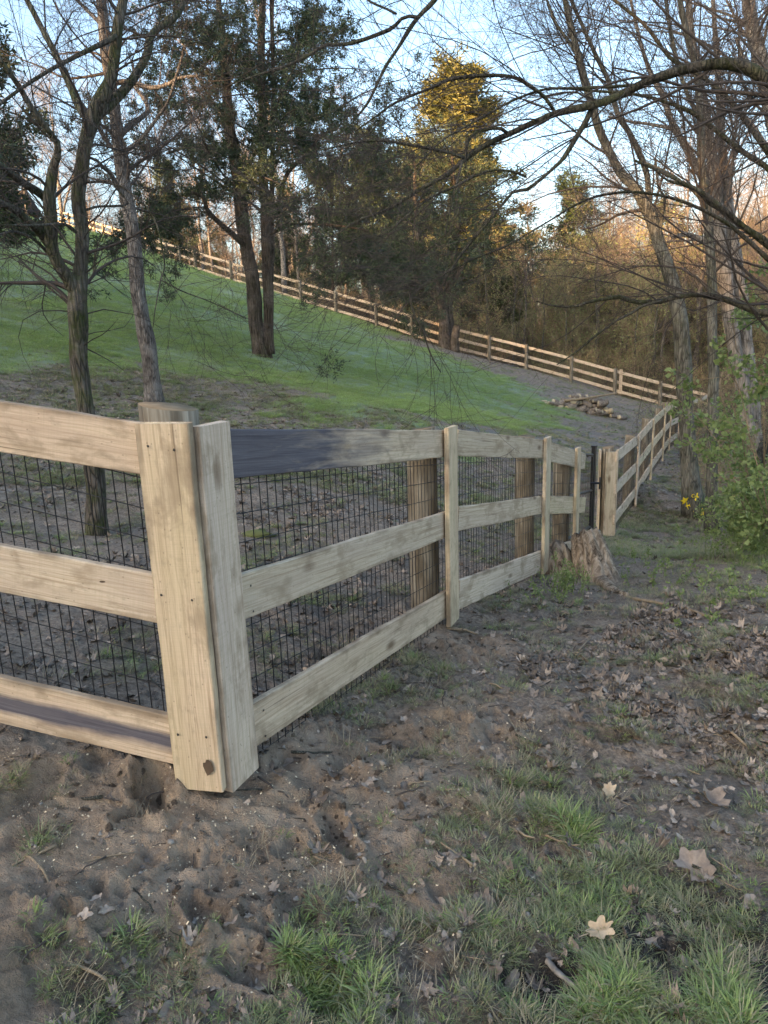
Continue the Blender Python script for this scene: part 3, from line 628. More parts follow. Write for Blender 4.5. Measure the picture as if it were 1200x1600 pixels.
child('wire_mesh', a.mesh('wire_mesh', WIRE), F3, kind='stuff')

KN = flatm('knot_wood', (.11, .075, .05), .9, .15)
def knot(px, py, w_, h_, P, N, k=.0012):
    N = np.array([*N, 0.]); c = onplane(px, py, np.array(P) + N[:2] * k, N[:2]); u = np.array([-N[1], N[0], 0]); s_ = np.linalg.norm(c - [0, 0, CH]) / FPX; a_ = np.arange(14) * 2 * math.pi / 14; jr = 1 + rng.normal(0, .13, 14)
    V = c + (np.cos(a_) * jr)[:, None] * u * w_ / 2 * s_ + (np.sin(a_) * jr)[:, None] * np.array([0, 0, 1.]) * h_ / 2 * s_; V = np.concatenate([V, [c + N * .001]])
    child('knot', mk_mesh('knot', V, None, [(i, (i + 1) % 14, 14) for i in range(14)], True, KN), F1)
pA_ = np.array([-.72, 2.06]) + nL * .0; 
knot(325, 1198, 15, 24, pA_ + nL * .006, nL); knot(160, 909, 10, 3, pL, nL)
nR = np.array([.907, -.42]) / np.hypot(.907, .42); pR = np.array([-.47, 2.19]) - nR * TB
KN = flatm('nail_head', (.07, .06, .055), .5, .5, .6)
def nail(*a):
    knot(*a); o = [o_ for o_ in F1.children if o_.name.startswith('knot')][-1]; o.name = 'nail'; o.data.name = 'nail'
for a_ in ((231, 697), (272, 703), (252, 930), (300, 938), (278, 1148), (322, 1152)): nail(*a_, 4, 4, pA_ + nL * .006, nL)
for a_ in ((372, 690), (374, 733), (392, 915), (396, 955), (412, 1110), (415, 1150)): nail(*a_, 3.6, 3.6, pR, nR)

# ------------------------------------------------------------------ branching growth
def walk(S0, D0, L, R0, R1, n, wob, up, rg, curl=None):
    m = len(S0); P = np.zeros((m, n, 3)); P[:, 0] = S0; d = nrm(np.array(D0, float)); st = (np.asarray(L) / (n - 1))[:, None]
    dr = rg.normal(0, wob * .6, (m, 3))
    for i in range(1, n):
        dr = dr * .6 + rg.normal(0, wob, (m, 3)); d = nrm(d + dr + np.array([0, 0, up])); P[:, i] = P[:, i - 1] + d * st
    R = np.asarray(R0)[:, None] + (np.asarray(R1) - np.asarray(R0))[:, None] * np.linspace(0, 1, n)[None] ** .8
    return P, R
def sprout(P, R, num, L, rg, t0=.15, t1=1., ang=(.5, 1.1), n=6, wob=.12, up=.03, rf=.55, rmin=.0012, lt=.6, bias=(0, 0, 0)):
    m, k, _ = P.shape; ln = np.linalg.norm(np.diff(P, axis=1), axis=2).sum(1); i = rg.choice(m, num, p=ln / ln.sum())
    t = rg.uniform(t0, t1, num); f = t * (k - 1); a = np.minimum(f.astype(int), k - 2); fr = (f - a)[:, None]
    s = P[i, a] * (1 - fr) + P[i, a + 1] * fr; tg = nrm(P[i, a + 1] - P[i, a]); r = R[i, a] * (1 - fr[:, 0]) + R[i, a + 1] * fr[:, 0]
    rv = nrm(np.cross(tg, rg.normal(0, 1, (num, 3)))); an = rg.uniform(ang[0], ang[1], num)[:, None]
    d = tg * np.cos(an) + rv * np.sin(an) + np.array(bias)
    le = L * rg.uniform(.5, 1.25, num) * (1 - lt * t)
    r0 = np.maximum(r * rf * rg.uniform(.6, 1.1, num), rmin)
    return walk(s, d, le, r0, np.maximum(r0 * .25, rmin * .7), n, wob, up, rg)
def leafcards(P, per, size, rg, spread=.02, fwd=.6, wide=.5, tri=False):
    """small pointed leaf triangles set along the twigs P (m,n,3)"""
    m, k, _ = P.shape; num = m * per; i = np.repeat(np.arange(m), per); f = rg.uniform(.25, 1, num) * (k - 1); a = np.minimum(f.astype(int), k - 2); fr = (f - a)[:, None]
    s = P[i, a] * (1 - fr) + P[i, a + 1] * fr + rg.normal(0, spread, (num, 3)); tg = nrm(P[i, a + 1] - P[i, a])
    d = nrm(tg * fwd + rg.normal(0, .6, (num, 3))); sd = nrm(np.cross(d, rg.normal(0, 1, (num, 3)))); z = size * rg.uniform(.5, 1.3, num)[:, None]
    if tri: return np.stack([s - sd * z * wide * .5, s + sd * z * wide * .5, s + d * z * 1.1], 1).reshape(-1, 3), np.arange(num * 3).reshape(-1, 3)
    V = np.stack([s - sd * z * wide * .25, s + d * z * .5 + sd * z * wide * .5, s + d * z, s + d * z * .45 - sd * z * wide * .5], 1).reshape(-1, 3)
    return V, np.arange(num * 4).reshape(-1, 4)
def stem(pts, dist, seg=None):
    """pts: (px, py, width px); dist: number or (start, end) distance"""
    p = np.array(pts, float); n = len(p)
    ds = np.full(n, dist) if np.isscalar(dist) else np.interp(np.linspace(0, 1, n), np.linspace(0, 1, len(dist)), dist)
    o = []
    for (x, y, wd), d in zip(p, ds):
        q = onray(x, y, d); o.append([*q, wd / 2 / FPX * abs((RM.T @ (q - [0, 0, CH]))[2])])
    o = spline(np.array(o), seg or max(8, n * 5)); return o[:, :3], o[:, 3]
BARK_A = bark_mat('mossy_grey_bark', (.035, .03, .025), (.10, .085, .07), (.21, .185, .155), .75, 1.2, .03)
BARK_B = bark_mat('furrowed_pale_bark', (.05, .043, .038), (.145, .128, .115), (.28, .26, .24), 0, 1.3, .03)
BARK_C = bark_mat('stringy_cedar_bark', (.035, .026, .02), (.11, .085, .066), (.22, .18, .15), .25, 1.1, .04, .06)
BARK_D = bark_mat('grey_green_bark', (.045, .042, .034), (.12, .112, .09), (.22, .205, .17), .25, 1., .02)
BARK_E = bark_mat('pale_smooth_bark', (.08, .07, .06), (.20, .175, .15), (.34, .30, .26), 0, .6, .01)
BARK_N = bark_mat('dark_near_bark', (.02, .018, .014), (.062, .054, .042), (.13, .115, .095), .5, 1.6, .01)
TWIG = flatm('twig_bark', (.075, .062, .054), .85, .15)
TWIG2 = flatm('twig_bark_reddish', (.18, .145, .12), .85, .15)
TWIG3 = flatm('twig_bark_tan', (.27, .205, .135), .85, .15)
def leafmat(name, cols, trans=.35, rough=.55, vary=1):
    b = NB(name); g = b.n('ShaderNodeNewGeometry'); v = g.outputs['Position']
    n = b.noise(v, 1.7, 3, .6); r = g.outputs['Random Per Island']
    c = b.ramp(b.math('ADD', b.math('MULTIPLY', n, .5), b.math('MULTIPLY', r, .5)), [(.2, cols[0]), (.5, cols[1]), (.8, cols[2])])
    b.fin(c, rough, None, .3)
    t = b.n('ShaderNodeBsdfTranslucent'); b.l(c, t.inputs[0]); mx = b.n('ShaderNodeMixShader'); mx.inputs[0].default_value = trans
    b.l(b.b.outputs[0], mx.inputs[1]); b.l(t.outputs[0], mx.inputs[2]); b.l(mx.outputs[0], b.out.inputs[0]); return b.m
CEDAR = leafmat('cedar_needles', [(.032, .045, .024), (.055, .078, .038), (.10, .12, .06)], .15)
PINE = leafmat('pine_needles', [(.04, .06, .02), (.07, .10, .03), (.13, .15, .05)], .2)
PINE_G = leafmat('sun_gilded_needles', [(.10, .11, .03), (.17, .16, .045), (.24, .21, .07)], .3)  # pine needles lightened and yellowed: golden sunlight put into the colour
BUD = leafmat('yellow_green_buds', [(.17, .20, .08), (.25, .27, .11), (.32, .31, .15)], .35)
SHRUB = leafmat('fresh_green_leaves', [(.13, .18, .055), (.21, .27, .09), (.33, .39, .17)], .4)

def tree(name, label, cat, stems, trunk_mat, crown_levels, seed, group=None, twigmat=None, S=14, foliage=None, extra=None, slim=.86):
    """stems: list of (points, radii, is_trunk). crown_levels: list of sprout settings"""
    rg = np.random.default_rng(seed); stems = [(s_[0], s_[1] * slim, *s_[2:]) for s_ in stems]; base = stems[0][0][0]; T_ = thing(name, base, label, cat, group)
    off = Vector(base)
    for k, st_ in enumerate(stems):
        P, R, nm = st_[:3]
        s_ = S if R[0] > .03 else 7
        if k == 0:
            R = R.copy(); h = np.linalg.norm(P - P[0], axis=1); R *= 1 + .15 * np.exp(-h / .15)
            P = np.concatenate([[P[0] - (P[1] - P[0]) / np.linalg.norm(P[1] - P[0]) * .3], P]); R = np.concatenate([[R[0] * 1.15], R])
        L = np.linalg.norm(np.diff(P, axis=0), axis=1).sum(); nn = int(min(90, max(10, L / max(.05, R[0] * .7)))); P2 = spline(np.c_[P, R], nn)
        V, Q, T = tube(P2[:, :3], P2[:, 3], s_, True, .13, seed + k, .8)
        if R[0] > .02: V = V + (fbm(V[:, 0] * 9 + V[:, 1] * 3, V[:, 2] * 2.5, 2, seed)[:, None] - .5) * R[0] * .12
        child(nm, mk_mesh(nm, V, Q, T, True, trunk_mat), T_)
    a = Acc(); Ps = []
    ns = 14; P = np.stack([spline(np.c_[s[0], s[1]], ns) for s in stems if not (len(s) > 3 and s[3])]); cur = [(P[..., :3], P[..., 3])]
    last = None
    for lv in crown_levels:
        num = lv.pop('num'); Ln = lv.pop('L'); src = lv.pop('src', -1); sides = lv.pop('sides', 3); srcs = cur[src]
        q = sprout(srcs[0], srcs[1], num, Ln, rg, **lv); cur.append(q); a.add(*tube(q[0], q[1], sides, False)); last = q
    if crown_levels: child('crown', a.mesh('crown', twigmat or TWIG), T_)
    if foliage:
        for fm, per, size, kw in foliage:
            lv_ = kw.pop('lv', [-1]); V = []; Q = []; c = 0
            for l_ in lv_:
                v, q = leafcards(cur[l_][0], per, size, rg, **kw); V.append(v); Q.append(q + c); c += len(v)
            V = np.concatenate(V); Q = np.concatenate(Q); child('foliage', mk_mesh('foliage', V, Q if Q.shape[1] == 4 else None, Q if Q.shape[1] == 3 else None, False, fm), T_)
    return T_

# ---- left trees inside the fence
d = 6.6
SA = [stem([(151, 815, 36), (148, 740, 34), (136, 650, 31), (125, 580, 31), (123, 520, 32), (122, 470, 36), (127, 410, 24), (129, 360, 23), (122, 310, 24), (127, 270, 24), (133, 225, 24), (145, 185, 26), (158, 155, 25), (174, 120, 20), (180, 75, 19), (184, 38, 18), (192, 0, 17), (200, -60, 13), (195, -160, 8)], d) + ('trunk',),
      stem([(122, 462, 26), (108, 435, 24), (93, 415, 22), (81, 385, 21), (80, 347, 21), (77, 310, 20), (83, 262, 16), (88, 248, 14), (90, 225, 12), (76, 205, 11), (50, 170, 10), (30, 135, 9), (0, 92, 8), (-50, 20, 6)], (d, d - .6)) + ('branch',),
      stem([(150, 180, 18), (175, 160, 17), (207, 125, 15), (228, 88, 14), (238, 52, 12), (268, 32, 11), (285, 8, 9), (300, -50, 7)], (d, d + .6)) + ('branch',),
      stem([(136, 185, 16), (120, 160, 14), (105, 125, 12), (84, 78, 11), (66, 45, 10), (42, 0, 9), (20, -50, 7)], (d, d + .5)) + ('branch',),
      stem([(182, 55, 9), (172, 62, 9), (125, 85, 8), (82, 107, 7), (37, 135, 6), (0, 162, 5), (-40, 185, 4)], (d, d - .8)) + ('branch',),
      stem([(76, 382, 16), (60, 362, 15), (44, 345, 14), (20, 326, 12), (0, 317, 11), (-60, 290, 8)], (d, d - .7)) + ('branch',),
      stem([(76, 312, 16), (60, 300, 15), (42, 290, 14), (20, 275, 12), (0, 258, 11), (-50, 225, 8)], (d, d - .5)) + ('branch',),
      stem([(80, 400, 8), (58, 378, 6), (42, 368, 5), (20, 362, 5), (0, 366, 4), (-40, 375, 3)], (d, d - .8)) + ('branch',),
      stem([(118, 362, 7), (105, 352, 6), (90, 350, 5), (60, 352, 5), (30, 352, 4), (0, 352, 3)], (d - .1, d - .9)) + ('branch',),
      stem([(127, 285, 5), (165, 285, 4), (200, 298, 4), (240, 340, 3.5), (257, 410, 3), (251, 437, 3), (243, 480, 2), (239, 512, 1.5)], (d, d - .8)) + ('branch',), stem([(251, 437, 2.5), (285, 455, 2.2), (330, 472, 2), (385, 498, 1.5)], (d - .7, d - .6)) + ('branch',),
      stem([(130, 330, 5), (150, 323, 4.5), (175, 322, 4), (200, 318, 3.5), (178, 290, 3), (160, 268, 2.5), (140, 262, 2)], (d, d + .4)) + ('branch',)]
tree('deciduous_tree', 'mossy forked bare tree with a low branching left stem, left of the leaning trunk', 'tree', SA, BARK_A,
     [dict(num=60, L=1.5, ang=(.6, 1.3), n=9, wob=.12, up=.0, rf=.35, lt=.5, sides=4, t0=.35), dict(num=700, L=.85, ang=(.4, 1.1), n=7, wob=.12, up=-.01, rf=.5, rmin=.0016), dict(num=3000, L=.35, ang=(.4, 1.), n=5, wob=.1, rf=.6, rmin=.0011),
      dict(src=0, num=130, L=.9, ang=(.7, 1.4), n=7, wob=.16, up=-.03, rf=.12, t0=.3, lt=.2)], 11)
# drooping fan of thin twigs low on the left
d = 12
SB = [stem([(243, 634, 34), (240, 610, 31), (232, 547, 28), (220, 485, 26), (212, 422, 25), (207, 360, 24), (198, 310, 24), (190, 260, 23), (185, 225, 22), (177, 150, 20), (165, 75, 19), (158, 0, 17), (150, -80, 13), (140, -200, 8)], d) + ('trunk',),
      stem([(200, 318, 8), (182, 288, 8), (172, 270, 7), (160, 260, 7), (150, 250, 5), (120, 240, 4)], (d, d - .8)) + ('branch',),
      stem([(188, 212, 11), (200, 200, 10), (225, 180, 9), (232, 170, 9), (222, 150, 8), (212, 135, 6), (208, 100, 4)], (d, d + 1)) + ('branch',),
      stem([(192, 236, 8), (205, 230, 8), (225, 212, 7), (245, 185, 6), (262, 160, 5), (275, 120, 5), (290, 70, 4)], (d, d - 1)) + ('branch',),
      stem([(178, 130, 9), (200, 128, 9), (235, 137, 8), (262, 132, 7), (280, 122, 5), (310, 118, 4)], (d, d - .5)) + ('branch',),
      stem([(172, 55, 9), (160, 40, 8), (140, 20, 7), (110, -10, 5)], (d, d + .5)) + ('branch',)]
tree('deciduous_tree', 'bare tree with a pale furrowed trunk leaning left, behind the corner post', 'tree', SB, BARK_B,
     [dict(num=55, L=2.2, ang=(.6, 1.3), n=9, wob=.12, up=.02, rf=.35, lt=.4, sides=4, t0=.4), dict(num=700, L=1.2, n=7, wob=.12, rf=.5, rmin=.0022), dict(num=3200, L=.5, n=5, wob=.1, rf=.6, rmin=.0016)], 12)
d = 19
SC = [stem([(408, 552, 30), (402, 520, 26), (395, 450, 24), (386, 390, 24), (379, 350, 24), (374, 293, 24), (365, 240, 22), (357, 187, 20), (352, 107, 16), (344, 27, 12), (338, -60, 9), (330, -160, 5)], d) + ('trunk',),
      stem([(419, 553, 26), (419, 520, 20), (419, 450, 19), (416, 380, 18), (414, 300, 17), (411, 267, 17), (410, 160, 15), (408, 80, 13), (410, 0, 12), (410, -80, 9), (412, -200, 5)], d) + ('trunk',),
      stem([(424, 440, 9), (425, 370, 9), (425, 293, 9), (427, 133, 8), (424, 0, 7), (424, -120, 4)], d + .2) + ('trunk',),
      stem([(388, 392, 12), (370, 372, 10), (345, 350, 9), (325, 330, 8), (318, 310, 6), (300, 300, 4)], (d, d - 1.5)) + ('branch',),
      stem([(428, 340, 8), (440, 300, 8), (450, 270, 7), (480, 240, 6), (500, 215, 5), (540, 190, 3)], (d, d - 1)) + ('branch',),
      stem([(350, 240, 8), (335, 230, 7), (300, 228, 6), (260, 240, 4)], (d, d + 1)) + ('branch',),
      stem([(425, 365, 6), (450, 352, 5), (480, 350, 5), (530, 353, 4), (575, 360, 3)], (d, d - 2)) + ('branch',)]
tree('cedar_tree', 'dark double-trunked cedar with sparse drooping foliage standing on the lawn', 'tree', SC, BARK_C,
     [dict(num=130, L=4.2, ang=(.9, 1.5), n=9, wob=.09, up=-.012, rf=.3, lt=.35, sides=4, t0=.3), dict(num=1300, L=1.1, n=7, wob=.12, up=-.01, rf=.45, rmin=.004), dict(num=7500, L=.42, n=5, wob=.12, up=-.01, rf=.5, rmin=.0025, t0=.3)], 13, twigmat=TWIG,
     foliage=[(CEDAR, 27, .075, dict(spread=.035, wide=.34, tri=True))])
# ---- right trees
d = 12.4
SD = [stem([(1082, 782, 36), (1076, 720, 31), (1072, 640, 30), (1067, 560, 29), (1062, 500, 28), (1050, 440, 26), (1036, 395, 25), (1020, 345, 24), (1008, 320, 23), (990, 292, 20), (969, 268, 18), (942, 216, 16), (924, 162, 15), (912, 120, 14), (903, 84, 13), (893, 45, 12), (885, 10, 11), (872, -60, 8), (860, -150, 5)], d) + ('trunk',),
      stem([(1014, 330, 14), (1013, 300, 11), (1010, 270, 11), (999, 240, 11), (985, 210, 10), (969, 186, 10), (958, 155, 10), (948, 120, 9), (927, 78, 8), (908, 35, 7), (893, 0, 7), (870, -80, 4)], (d, d + .5)) + ('branch',),
      stem([(905, 90, 7), (885, 60, 6), (868, 35, 5), (855, 0, 4), (845, -30, 3)], d) + ('branch',),
      stem([(1030, 375, 7), (1036, 330, 6), (1038, 308, 5), (1028, 290, 4), (1025, 250, 3)], (d, d - .6)) + ('branch',)]
tree('deciduous_tree', 'tall bare tree with a curving grey trunk rising beside the daffodils', 'tree', SD, BARK_D,
     [dict(num=60, L=3.2, ang=(.4, 1.1), n=9, wob=.10, up=.03, rf=.35, lt=.4, sides=4, t0=.45), dict(num=650, L=1.3, n=7, wob=.12, rf=.5, rmin=.0024), dict(num=4400, L=.6, n=5, wob=.12, rf=.6, rmin=.0018)], 14, twigmat=TWIG, slim=.8)
d = 11.5
SE = [stem([(1112, 800, 22), (1112, 740, 20), (1114, 660, 19), (1115, 600, 19), (1113, 520, 18), (1112, 440, 18), (1108, 370, 17), (1104, 320, 16), (1096, 250, 15), (1094, 180, 14), (1089, 114, 13), (1075, 60, 12), (1062, 0, 10), (1045, -90, 6)], d) + ('trunk',),
      stem([(1100, 190, 9), (1080, 160, 8), (1065, 120, 7), (1050, 60, 7), (1040, 0, 6), (1030, -60, 4)], (d, d + .5)) + ('branch',),
      stem([(1108, 330, 7), (1085, 300, 6), (1062, 282, 6), (1040, 268, 5), (1010, 255, 4)], (d, d - .5)) + ('branch',)]
tree('deciduous_tree', 'slim straight grey tree just right of the curving trunk', 'tree', SE, BARK_D,
     [dict(num=48, L=2.8, ang=(.4, 1.1), n=9, wob=.10, up=.03, rf=.35, lt=.4, sides=4, t0=.4), dict(num=700, L=1.3, n=7, wob=.12, rf=.5, rmin=.0022), dict(num=3400, L=.55, n=5, wob=.12, rf=.6, rmin=.0017)], 15, slim=.8)
d = 17.5
SF = [stem([(1172, 690, 32), (1165, 640, 26), (1158, 590, 25), (1150, 560, 25), (1143, 500, 27), (1134, 440, 27), (1126, 390, 26), (1122, 350, 25), (1118, 280, 22), (1108, 220, 20), (1098, 160, 18), (1086, 90, 16), (1078, 40, 14), (1076, 0, 13), (1070, -90, 9)], d) + ('trunk',),
      stem([(1176, 690, 34), (1172, 620, 32), (1166, 560, 31), (1158, 480, 30), (1150, 420, 29), (1140, 360, 26), (1135, 300, 20), (1128, 230, 16), (1124, 150, 13), (1118, 60, 10), (1110, -50, 7)], d + .35) + ('trunk',),
      stem([(1120, 380, 16), (1108, 378, 13), (1085, 370, 11), (1068, 366, 8), (1050, 372, 6)], (d, d - .8)) + ('branch',),
      stem([(1110, 300, 14), (1090, 265, 13), (1068, 225, 12), (1050, 190, 11), (1035, 150, 10), (1015, 110, 9), (1002, 70, 7), (990, 20, 6), (975, -50, 4)], (d, d + 1)) + ('branch',),
      stem([(1108, 292, 10), (1080, 240, 9), (1055, 205, 8), (1020, 195, 6), (985, 190, 5), (950, 182, 4)], (d, d + 1)) + ('branch',)]
tree('deciduous_tree', 'large pale twin-trunked tree with sunlit orange upper limbs behind the green shrub', 'tree', SF, BARK_E,
     [dict(num=56, L=3.6, ang=(.4, 1.1), n=9, wob=.10, up=.04, rf=.3, lt=.4, sides=4, t0=.4), dict(num=600, L=1.5, n=7, wob=.12, rf=.5, rmin=.0035), dict(num=4600, L=.7, n=5, wob=.12, rf=.6, rmin=.0025)], 16, twigmat=TWIG2, slim=.78)
d = 16
SG = [stem([(1290, 700, 50), (1270, 520, 46), (1240, 330, 40), (1215, 200, 34), (1200, 140, 30), (1188, 95, 28), (1176, 50, 26), (1168, 0, 24), (1155, -80, 16), (1140, -200, 9)], d) + ('trunk',),
      stem([(1212, 190, 16), (1195, 150, 12), (1180, 118, 10), (1165, 100, 8), (1150, 60, 6)], (d, d + .4)) + ('branch',)]
tree('deciduous_tree', 'thick tree with an orange sunlit trunk crossing the upper right corner', 'tree', SG, BARK_E,
     [dict(num=46, L=3.6, ang=(.5, 1.2), n=9, wob=.10, up=.03, rf=.3, lt=.4, sides=4, t0=.45), dict(num=480, L=1.5, n=7, wob=.12, rf=.5, rmin=.003), dict(num=3400, L=.7, n=5, wob=.12, rf=.6, rmin=.0022)], 17, twigmat=TWIG2, slim=.8)
# near tree beside the camera: only its arching limbs reach into view
d = 5.2
base = np.array([4.6, 4.0, 0]); base[2] = float(z0(base[0], base[1]))
R0 = onray(1235, 150, 5.3)
tp = spline(np.array([[*base, .17], [*(base + [-.1, .1, 1.4]), .13], [*(base + [-.45, .3, 2.5]), .11], [*(R0 + [.25, -.05, -.15]), .075], [*R0, .06]]), 20)
SH = [(tp[:, :3], tp[:, 3], 'trunk'),
      stem([(1235, 148, 30), (1200, 124, 26), (1164, 105, 25), (1125, 99, 22), (1089, 104, 20), (1056, 112, 18), (1008, 129, 17), (960, 153, 15), (921, 165, 15), (870, 177, 13), (840, 189, 12), (800, 207, 11), (762, 225, 10), (725, 250, 9), (700, 272, 8), (655, 297, 7), (610, 325, 6), (560, 345, 5), (520, 370, 4)], (5.3, 4.6)) + ('branch',),
      stem([(926, 165, 12), (918, 185, 12), (900, 215, 10), (882, 245, 10), (872, 256, 8), (845, 280, 7), (820, 298, 7), (802, 300, 6), (767, 342, 6), (730, 385, 6), (712, 410, 5), (695, 440, 4)], (5.05, 4.6)) + ('branch',),
      stem([(868, 176, 7), (850, 150, 7), (833, 138, 7), (812, 124, 7), (785, 118, 7), (740, 119, 7), (700, 125, 7), (672, 138, 6), (650, 147, 5), (615, 162, 5), (590, 180, 4), (555, 205, 3)], (4.95, 4.4)) + ('branch',),
      stem([(1000, 132, 6), (960, 135, 6), (905, 138, 6), (850, 140, 5), (800, 158, 5), (760, 180, 5), (720, 202, 4), (690, 220, 4), (650, 260, 3)], (5.2, 4.5)) + ('branch',),
      stem([(793, 208, 7), (780, 200, 7), (760, 202, 7), (742, 207, 6), (730, 222, 7), (728, 242, 6), (727, 262, 3)], (4.8, 4.7)) + ('branch',),
      stem([(725, 247, 6), (700, 238, 6), (660, 230, 6), (630, 225, 5), (600, 220, 5), (560, 222, 4), (500, 235, 3)], (4.7, 4.3)) + ('branch',),
      stem([(722, 252, 6), (715, 280, 5), (708, 305, 5), (700, 340, 4), (695, 370, 3)], (4.7, 4.6)) + ('branch',),
      stem([(822, 276, 5), (800, 268, 5), (770, 266, 5), (740, 276, 5), (710, 292, 5), (680, 305, 4), (650, 325, 4), (610, 360, 3)], (4.8, 4.4)) + ('branch',)]
tree('deciduous_tree', 'near dark tree whose long arching limb sweeps in from the right edge across the sky', 'tree', SH, BARK_N, slim=.76, crown_levels=[dict(num=120, L=1.7, ang=(.3, 1.0), n=11, wob=.06, up=.0, rf=.36, lt=.3, sides=4, t0=.1, bias=(-.4, 0, .1)), dict(num=800, L=.75, n=7, wob=.08, rf=.5, rmin=.0016), dict(num=2600, L=.25, n=5, wob=.1, rf=.6, rmin=.001)], seed=18)
# a second near tree off to the right with long plain switches
d = 6.
SI = [stem([(1330, 900, 40), (1310, 700, 36), (1290, 560, 30), (1270, 500, 22), (1240, 470, 14), (1200, 490, 12), (1160, 478, 11), (1125, 465, 10), (1105, 460, 9), (1080, 461, 8), (1050, 466, 8), (1025, 472, 8), (987, 472, 7), (970, 464, 7), (945, 468, 6), (920, 472, 5), (895, 480, 4), (865, 478, 3), (838, 470, 2)], (6.6, 6.0)) + ('trunk',),
      stem([(1035, 470, 5), (1005, 478, 5), (985, 490, 5), (965, 500, 4), (930, 525, 4), (900, 550, 3), (870, 570, 2)], (6, 5.6)) + ('branch',),
      stem([(1290, 560, 20), (1265, 480, 16), (1235, 420, 13), (1200, 380, 11), (1170, 360, 10), (1134, 330, 9), (1098, 302, 8), (1062, 283, 7), (1020, 262, 6), (990, 250, 4)], (6.6, 6.2)) + ('branch',),
      stem([(1265, 480, 12), (1230, 430, 10), (1200, 405, 9), (1165, 372, 8), (1130, 345, 7), (1080, 320, 6), (1030, 305, 5), (985, 300, 5), (940, 305, 4), (900, 320, 4), (850, 350, 3), (790, 385, 3), (740, 405, 2.5), (700, 425, 2.5), (640, 455, 2), (600, 470, 2)], (6.4, 5.2)) + ('branch',),
      stem([(640, 455, 4), (645, 485, 4), (660, 515, 3), (668, 540, 3), (676, 560, 2.5), (689, 582, 1.5)], 5.2) + ('branch',),
      stem([(1290, 400, 14), (1245, 310, 12), (1200, 264, 10), (1170, 243, 9), (1140, 222, 9), (1089, 180, 8), (1038, 159, 6), (990, 147, 5), (930, 142, 4), (880, 138, 3)], (6.8, 6.4)) + ('branch',),
      stem([(1290, 380, 14), (1240, 290, 12), (1200, 238, 10), (1170, 196, 9), (1140, 156, 9), (1110, 130, 8), (1080, 108, 8), (1047, 90, 7), (1008, 40, 6), (960, 0, 5), (920, -40, 3)], (6.8, 6.6)) + ('branch',),
      stem([(1290, 470, 14), (1240, 420, 10), (1200, 385, 9), (1130, 330, 8), (1112, 320, 8), (1090, 298, 7), (1070, 290, 6), (1040, 280, 4), (1020, 262, 3)], (6.8, 6.4)) + ('branch',)]
tree('deciduous_tree', 'dark bare tree at the right edge whose crooked low branch reaches left', 'tree', SI, BARK_N,
     [dict(num=90, L=1.9, ang=(.3, 1.0), n=9, wob=.07, up=.02, rf=.36, lt=.3, sides=4, t0=.3), dict(num=650, L=.8, n=7, wob=.1, rf=.5, rmin=.0016), dict(num=2600, L=.3, n=5, wob=.12, rf=.6, rmin=.0012)], 19)
# overhanging limbs entering from above
SJ = [stem([(1040, -420, 26), (900, -300, 20), (760, -120, 14), (700, -30, 10), (678, 2, 9), (655, 25, 8), (640, 45, 8), (622, 75, 6), (605, 100, 6), (590, 130, 5), (575, 160, 5), (560, 180, 3)], (5.5, 5.2)) + ('trunk',),
      stem([(652, 27, 7), (632, 26, 6), (615, 42, 7), (600, 50, 7), (563, 64, 6), (540, 69, 6), (507, 71, 6), (490, 82, 6), (472, 92, 6), (450, 102, 5), (429, 109, 5), (400, 118, 4), (370, 130, 3)], (5.3, 5.2)) + ('branch',),
      stem([(620, 22, 4), (600, 12, 4), (585, 6, 4), (565, -6, 3)], 5.3) + ('branch',)]
if 0: pass
_b = np.array([3.0, -1.2, 0]); _b[2] = float(z0(3.0, -1.2)); e = SJ[0][0][0]
tp = spline(np.array([[*_b, .2], [*(_b + [.05, .1, 2.2]), .16], [*((_b + e) / 2 + [0.3, 0, 1.6]), .12], [*e, .07]]), 22)
SJ = [(tp[:, :3], tp[:, 3], 'trunk')] + [(SJ[0][0], SJ[0][1], 'branch')] + SJ[1:]
tree('deciduous_tree', 'dark forked limb hanging in from above at the top centre of the sky', 'tree', SJ, BARK_N,
     [dict(num=60, L=1.5, ang=(.4, 1.1), n=8, wob=.08, up=-.01, rf=.33, lt=.3, sides=4, t0=.25), dict(num=320, L=.5, n=6, wob=.1, rf=.5, rmin=.0013), dict(num=420, L=.22, n=5, wob=.1, rf=.6, rmin=.001)], 20)
# old cedar on the far fence line
d = 37.5
SK = [stem([(697, 550, 26), (694, 510, 20), (691, 475, 16), (682, 445, 13), (668, 415, 10), (655, 380, 9), (650, 330, 7), (648, 270, 5)], d) + ('trunk',),
      stem([(703, 550, 20), (701, 500, 16), (700, 465, 14), (706, 420, 12), (712, 380, 11), (716, 330, 9), (710, 280, 6), (705, 230, 4)], d + .3) + ('trunk',),
      stem([(712, 551, 16), (711, 530, 14), (714, 512, 13), (714, 509, 12)], d - .3) + ('trunk', 1),
      stem([(690, 470, 11), (665, 452, 9), (650, 440, 9), (648, 425, 8), (646, 410, 5)], d) + ('branch',),
      stem([(700, 455, 9), (715, 430, 8), (735, 400, 7), (760, 370, 5), (770, 330, 4)], (d, d + 1)) + ('branch',)]
tree('cedar_tree', 'old cedar with a ragged split grey trunk growing through the far fence line', 'tree', SK, BARK_C,
     [dict(num=90, L=4.5, ang=(.8, 1.4), n=9, wob=.09, up=-.02, rf=.35, lt=.45, sides=4, t0=.3), dict(num=700, L=1.6, n=7, wob=.12, up=-.03, rf=.45, rmin=.007), dict(num=2600, L=.7, n=5, wob=.12, up=-.04, rf=.5, rmin=.0045)], 21, twigmat=TWIG,
     foliage=[(CEDAR, 16, .13, dict(spread=.07, wide=.34, tri=True))])

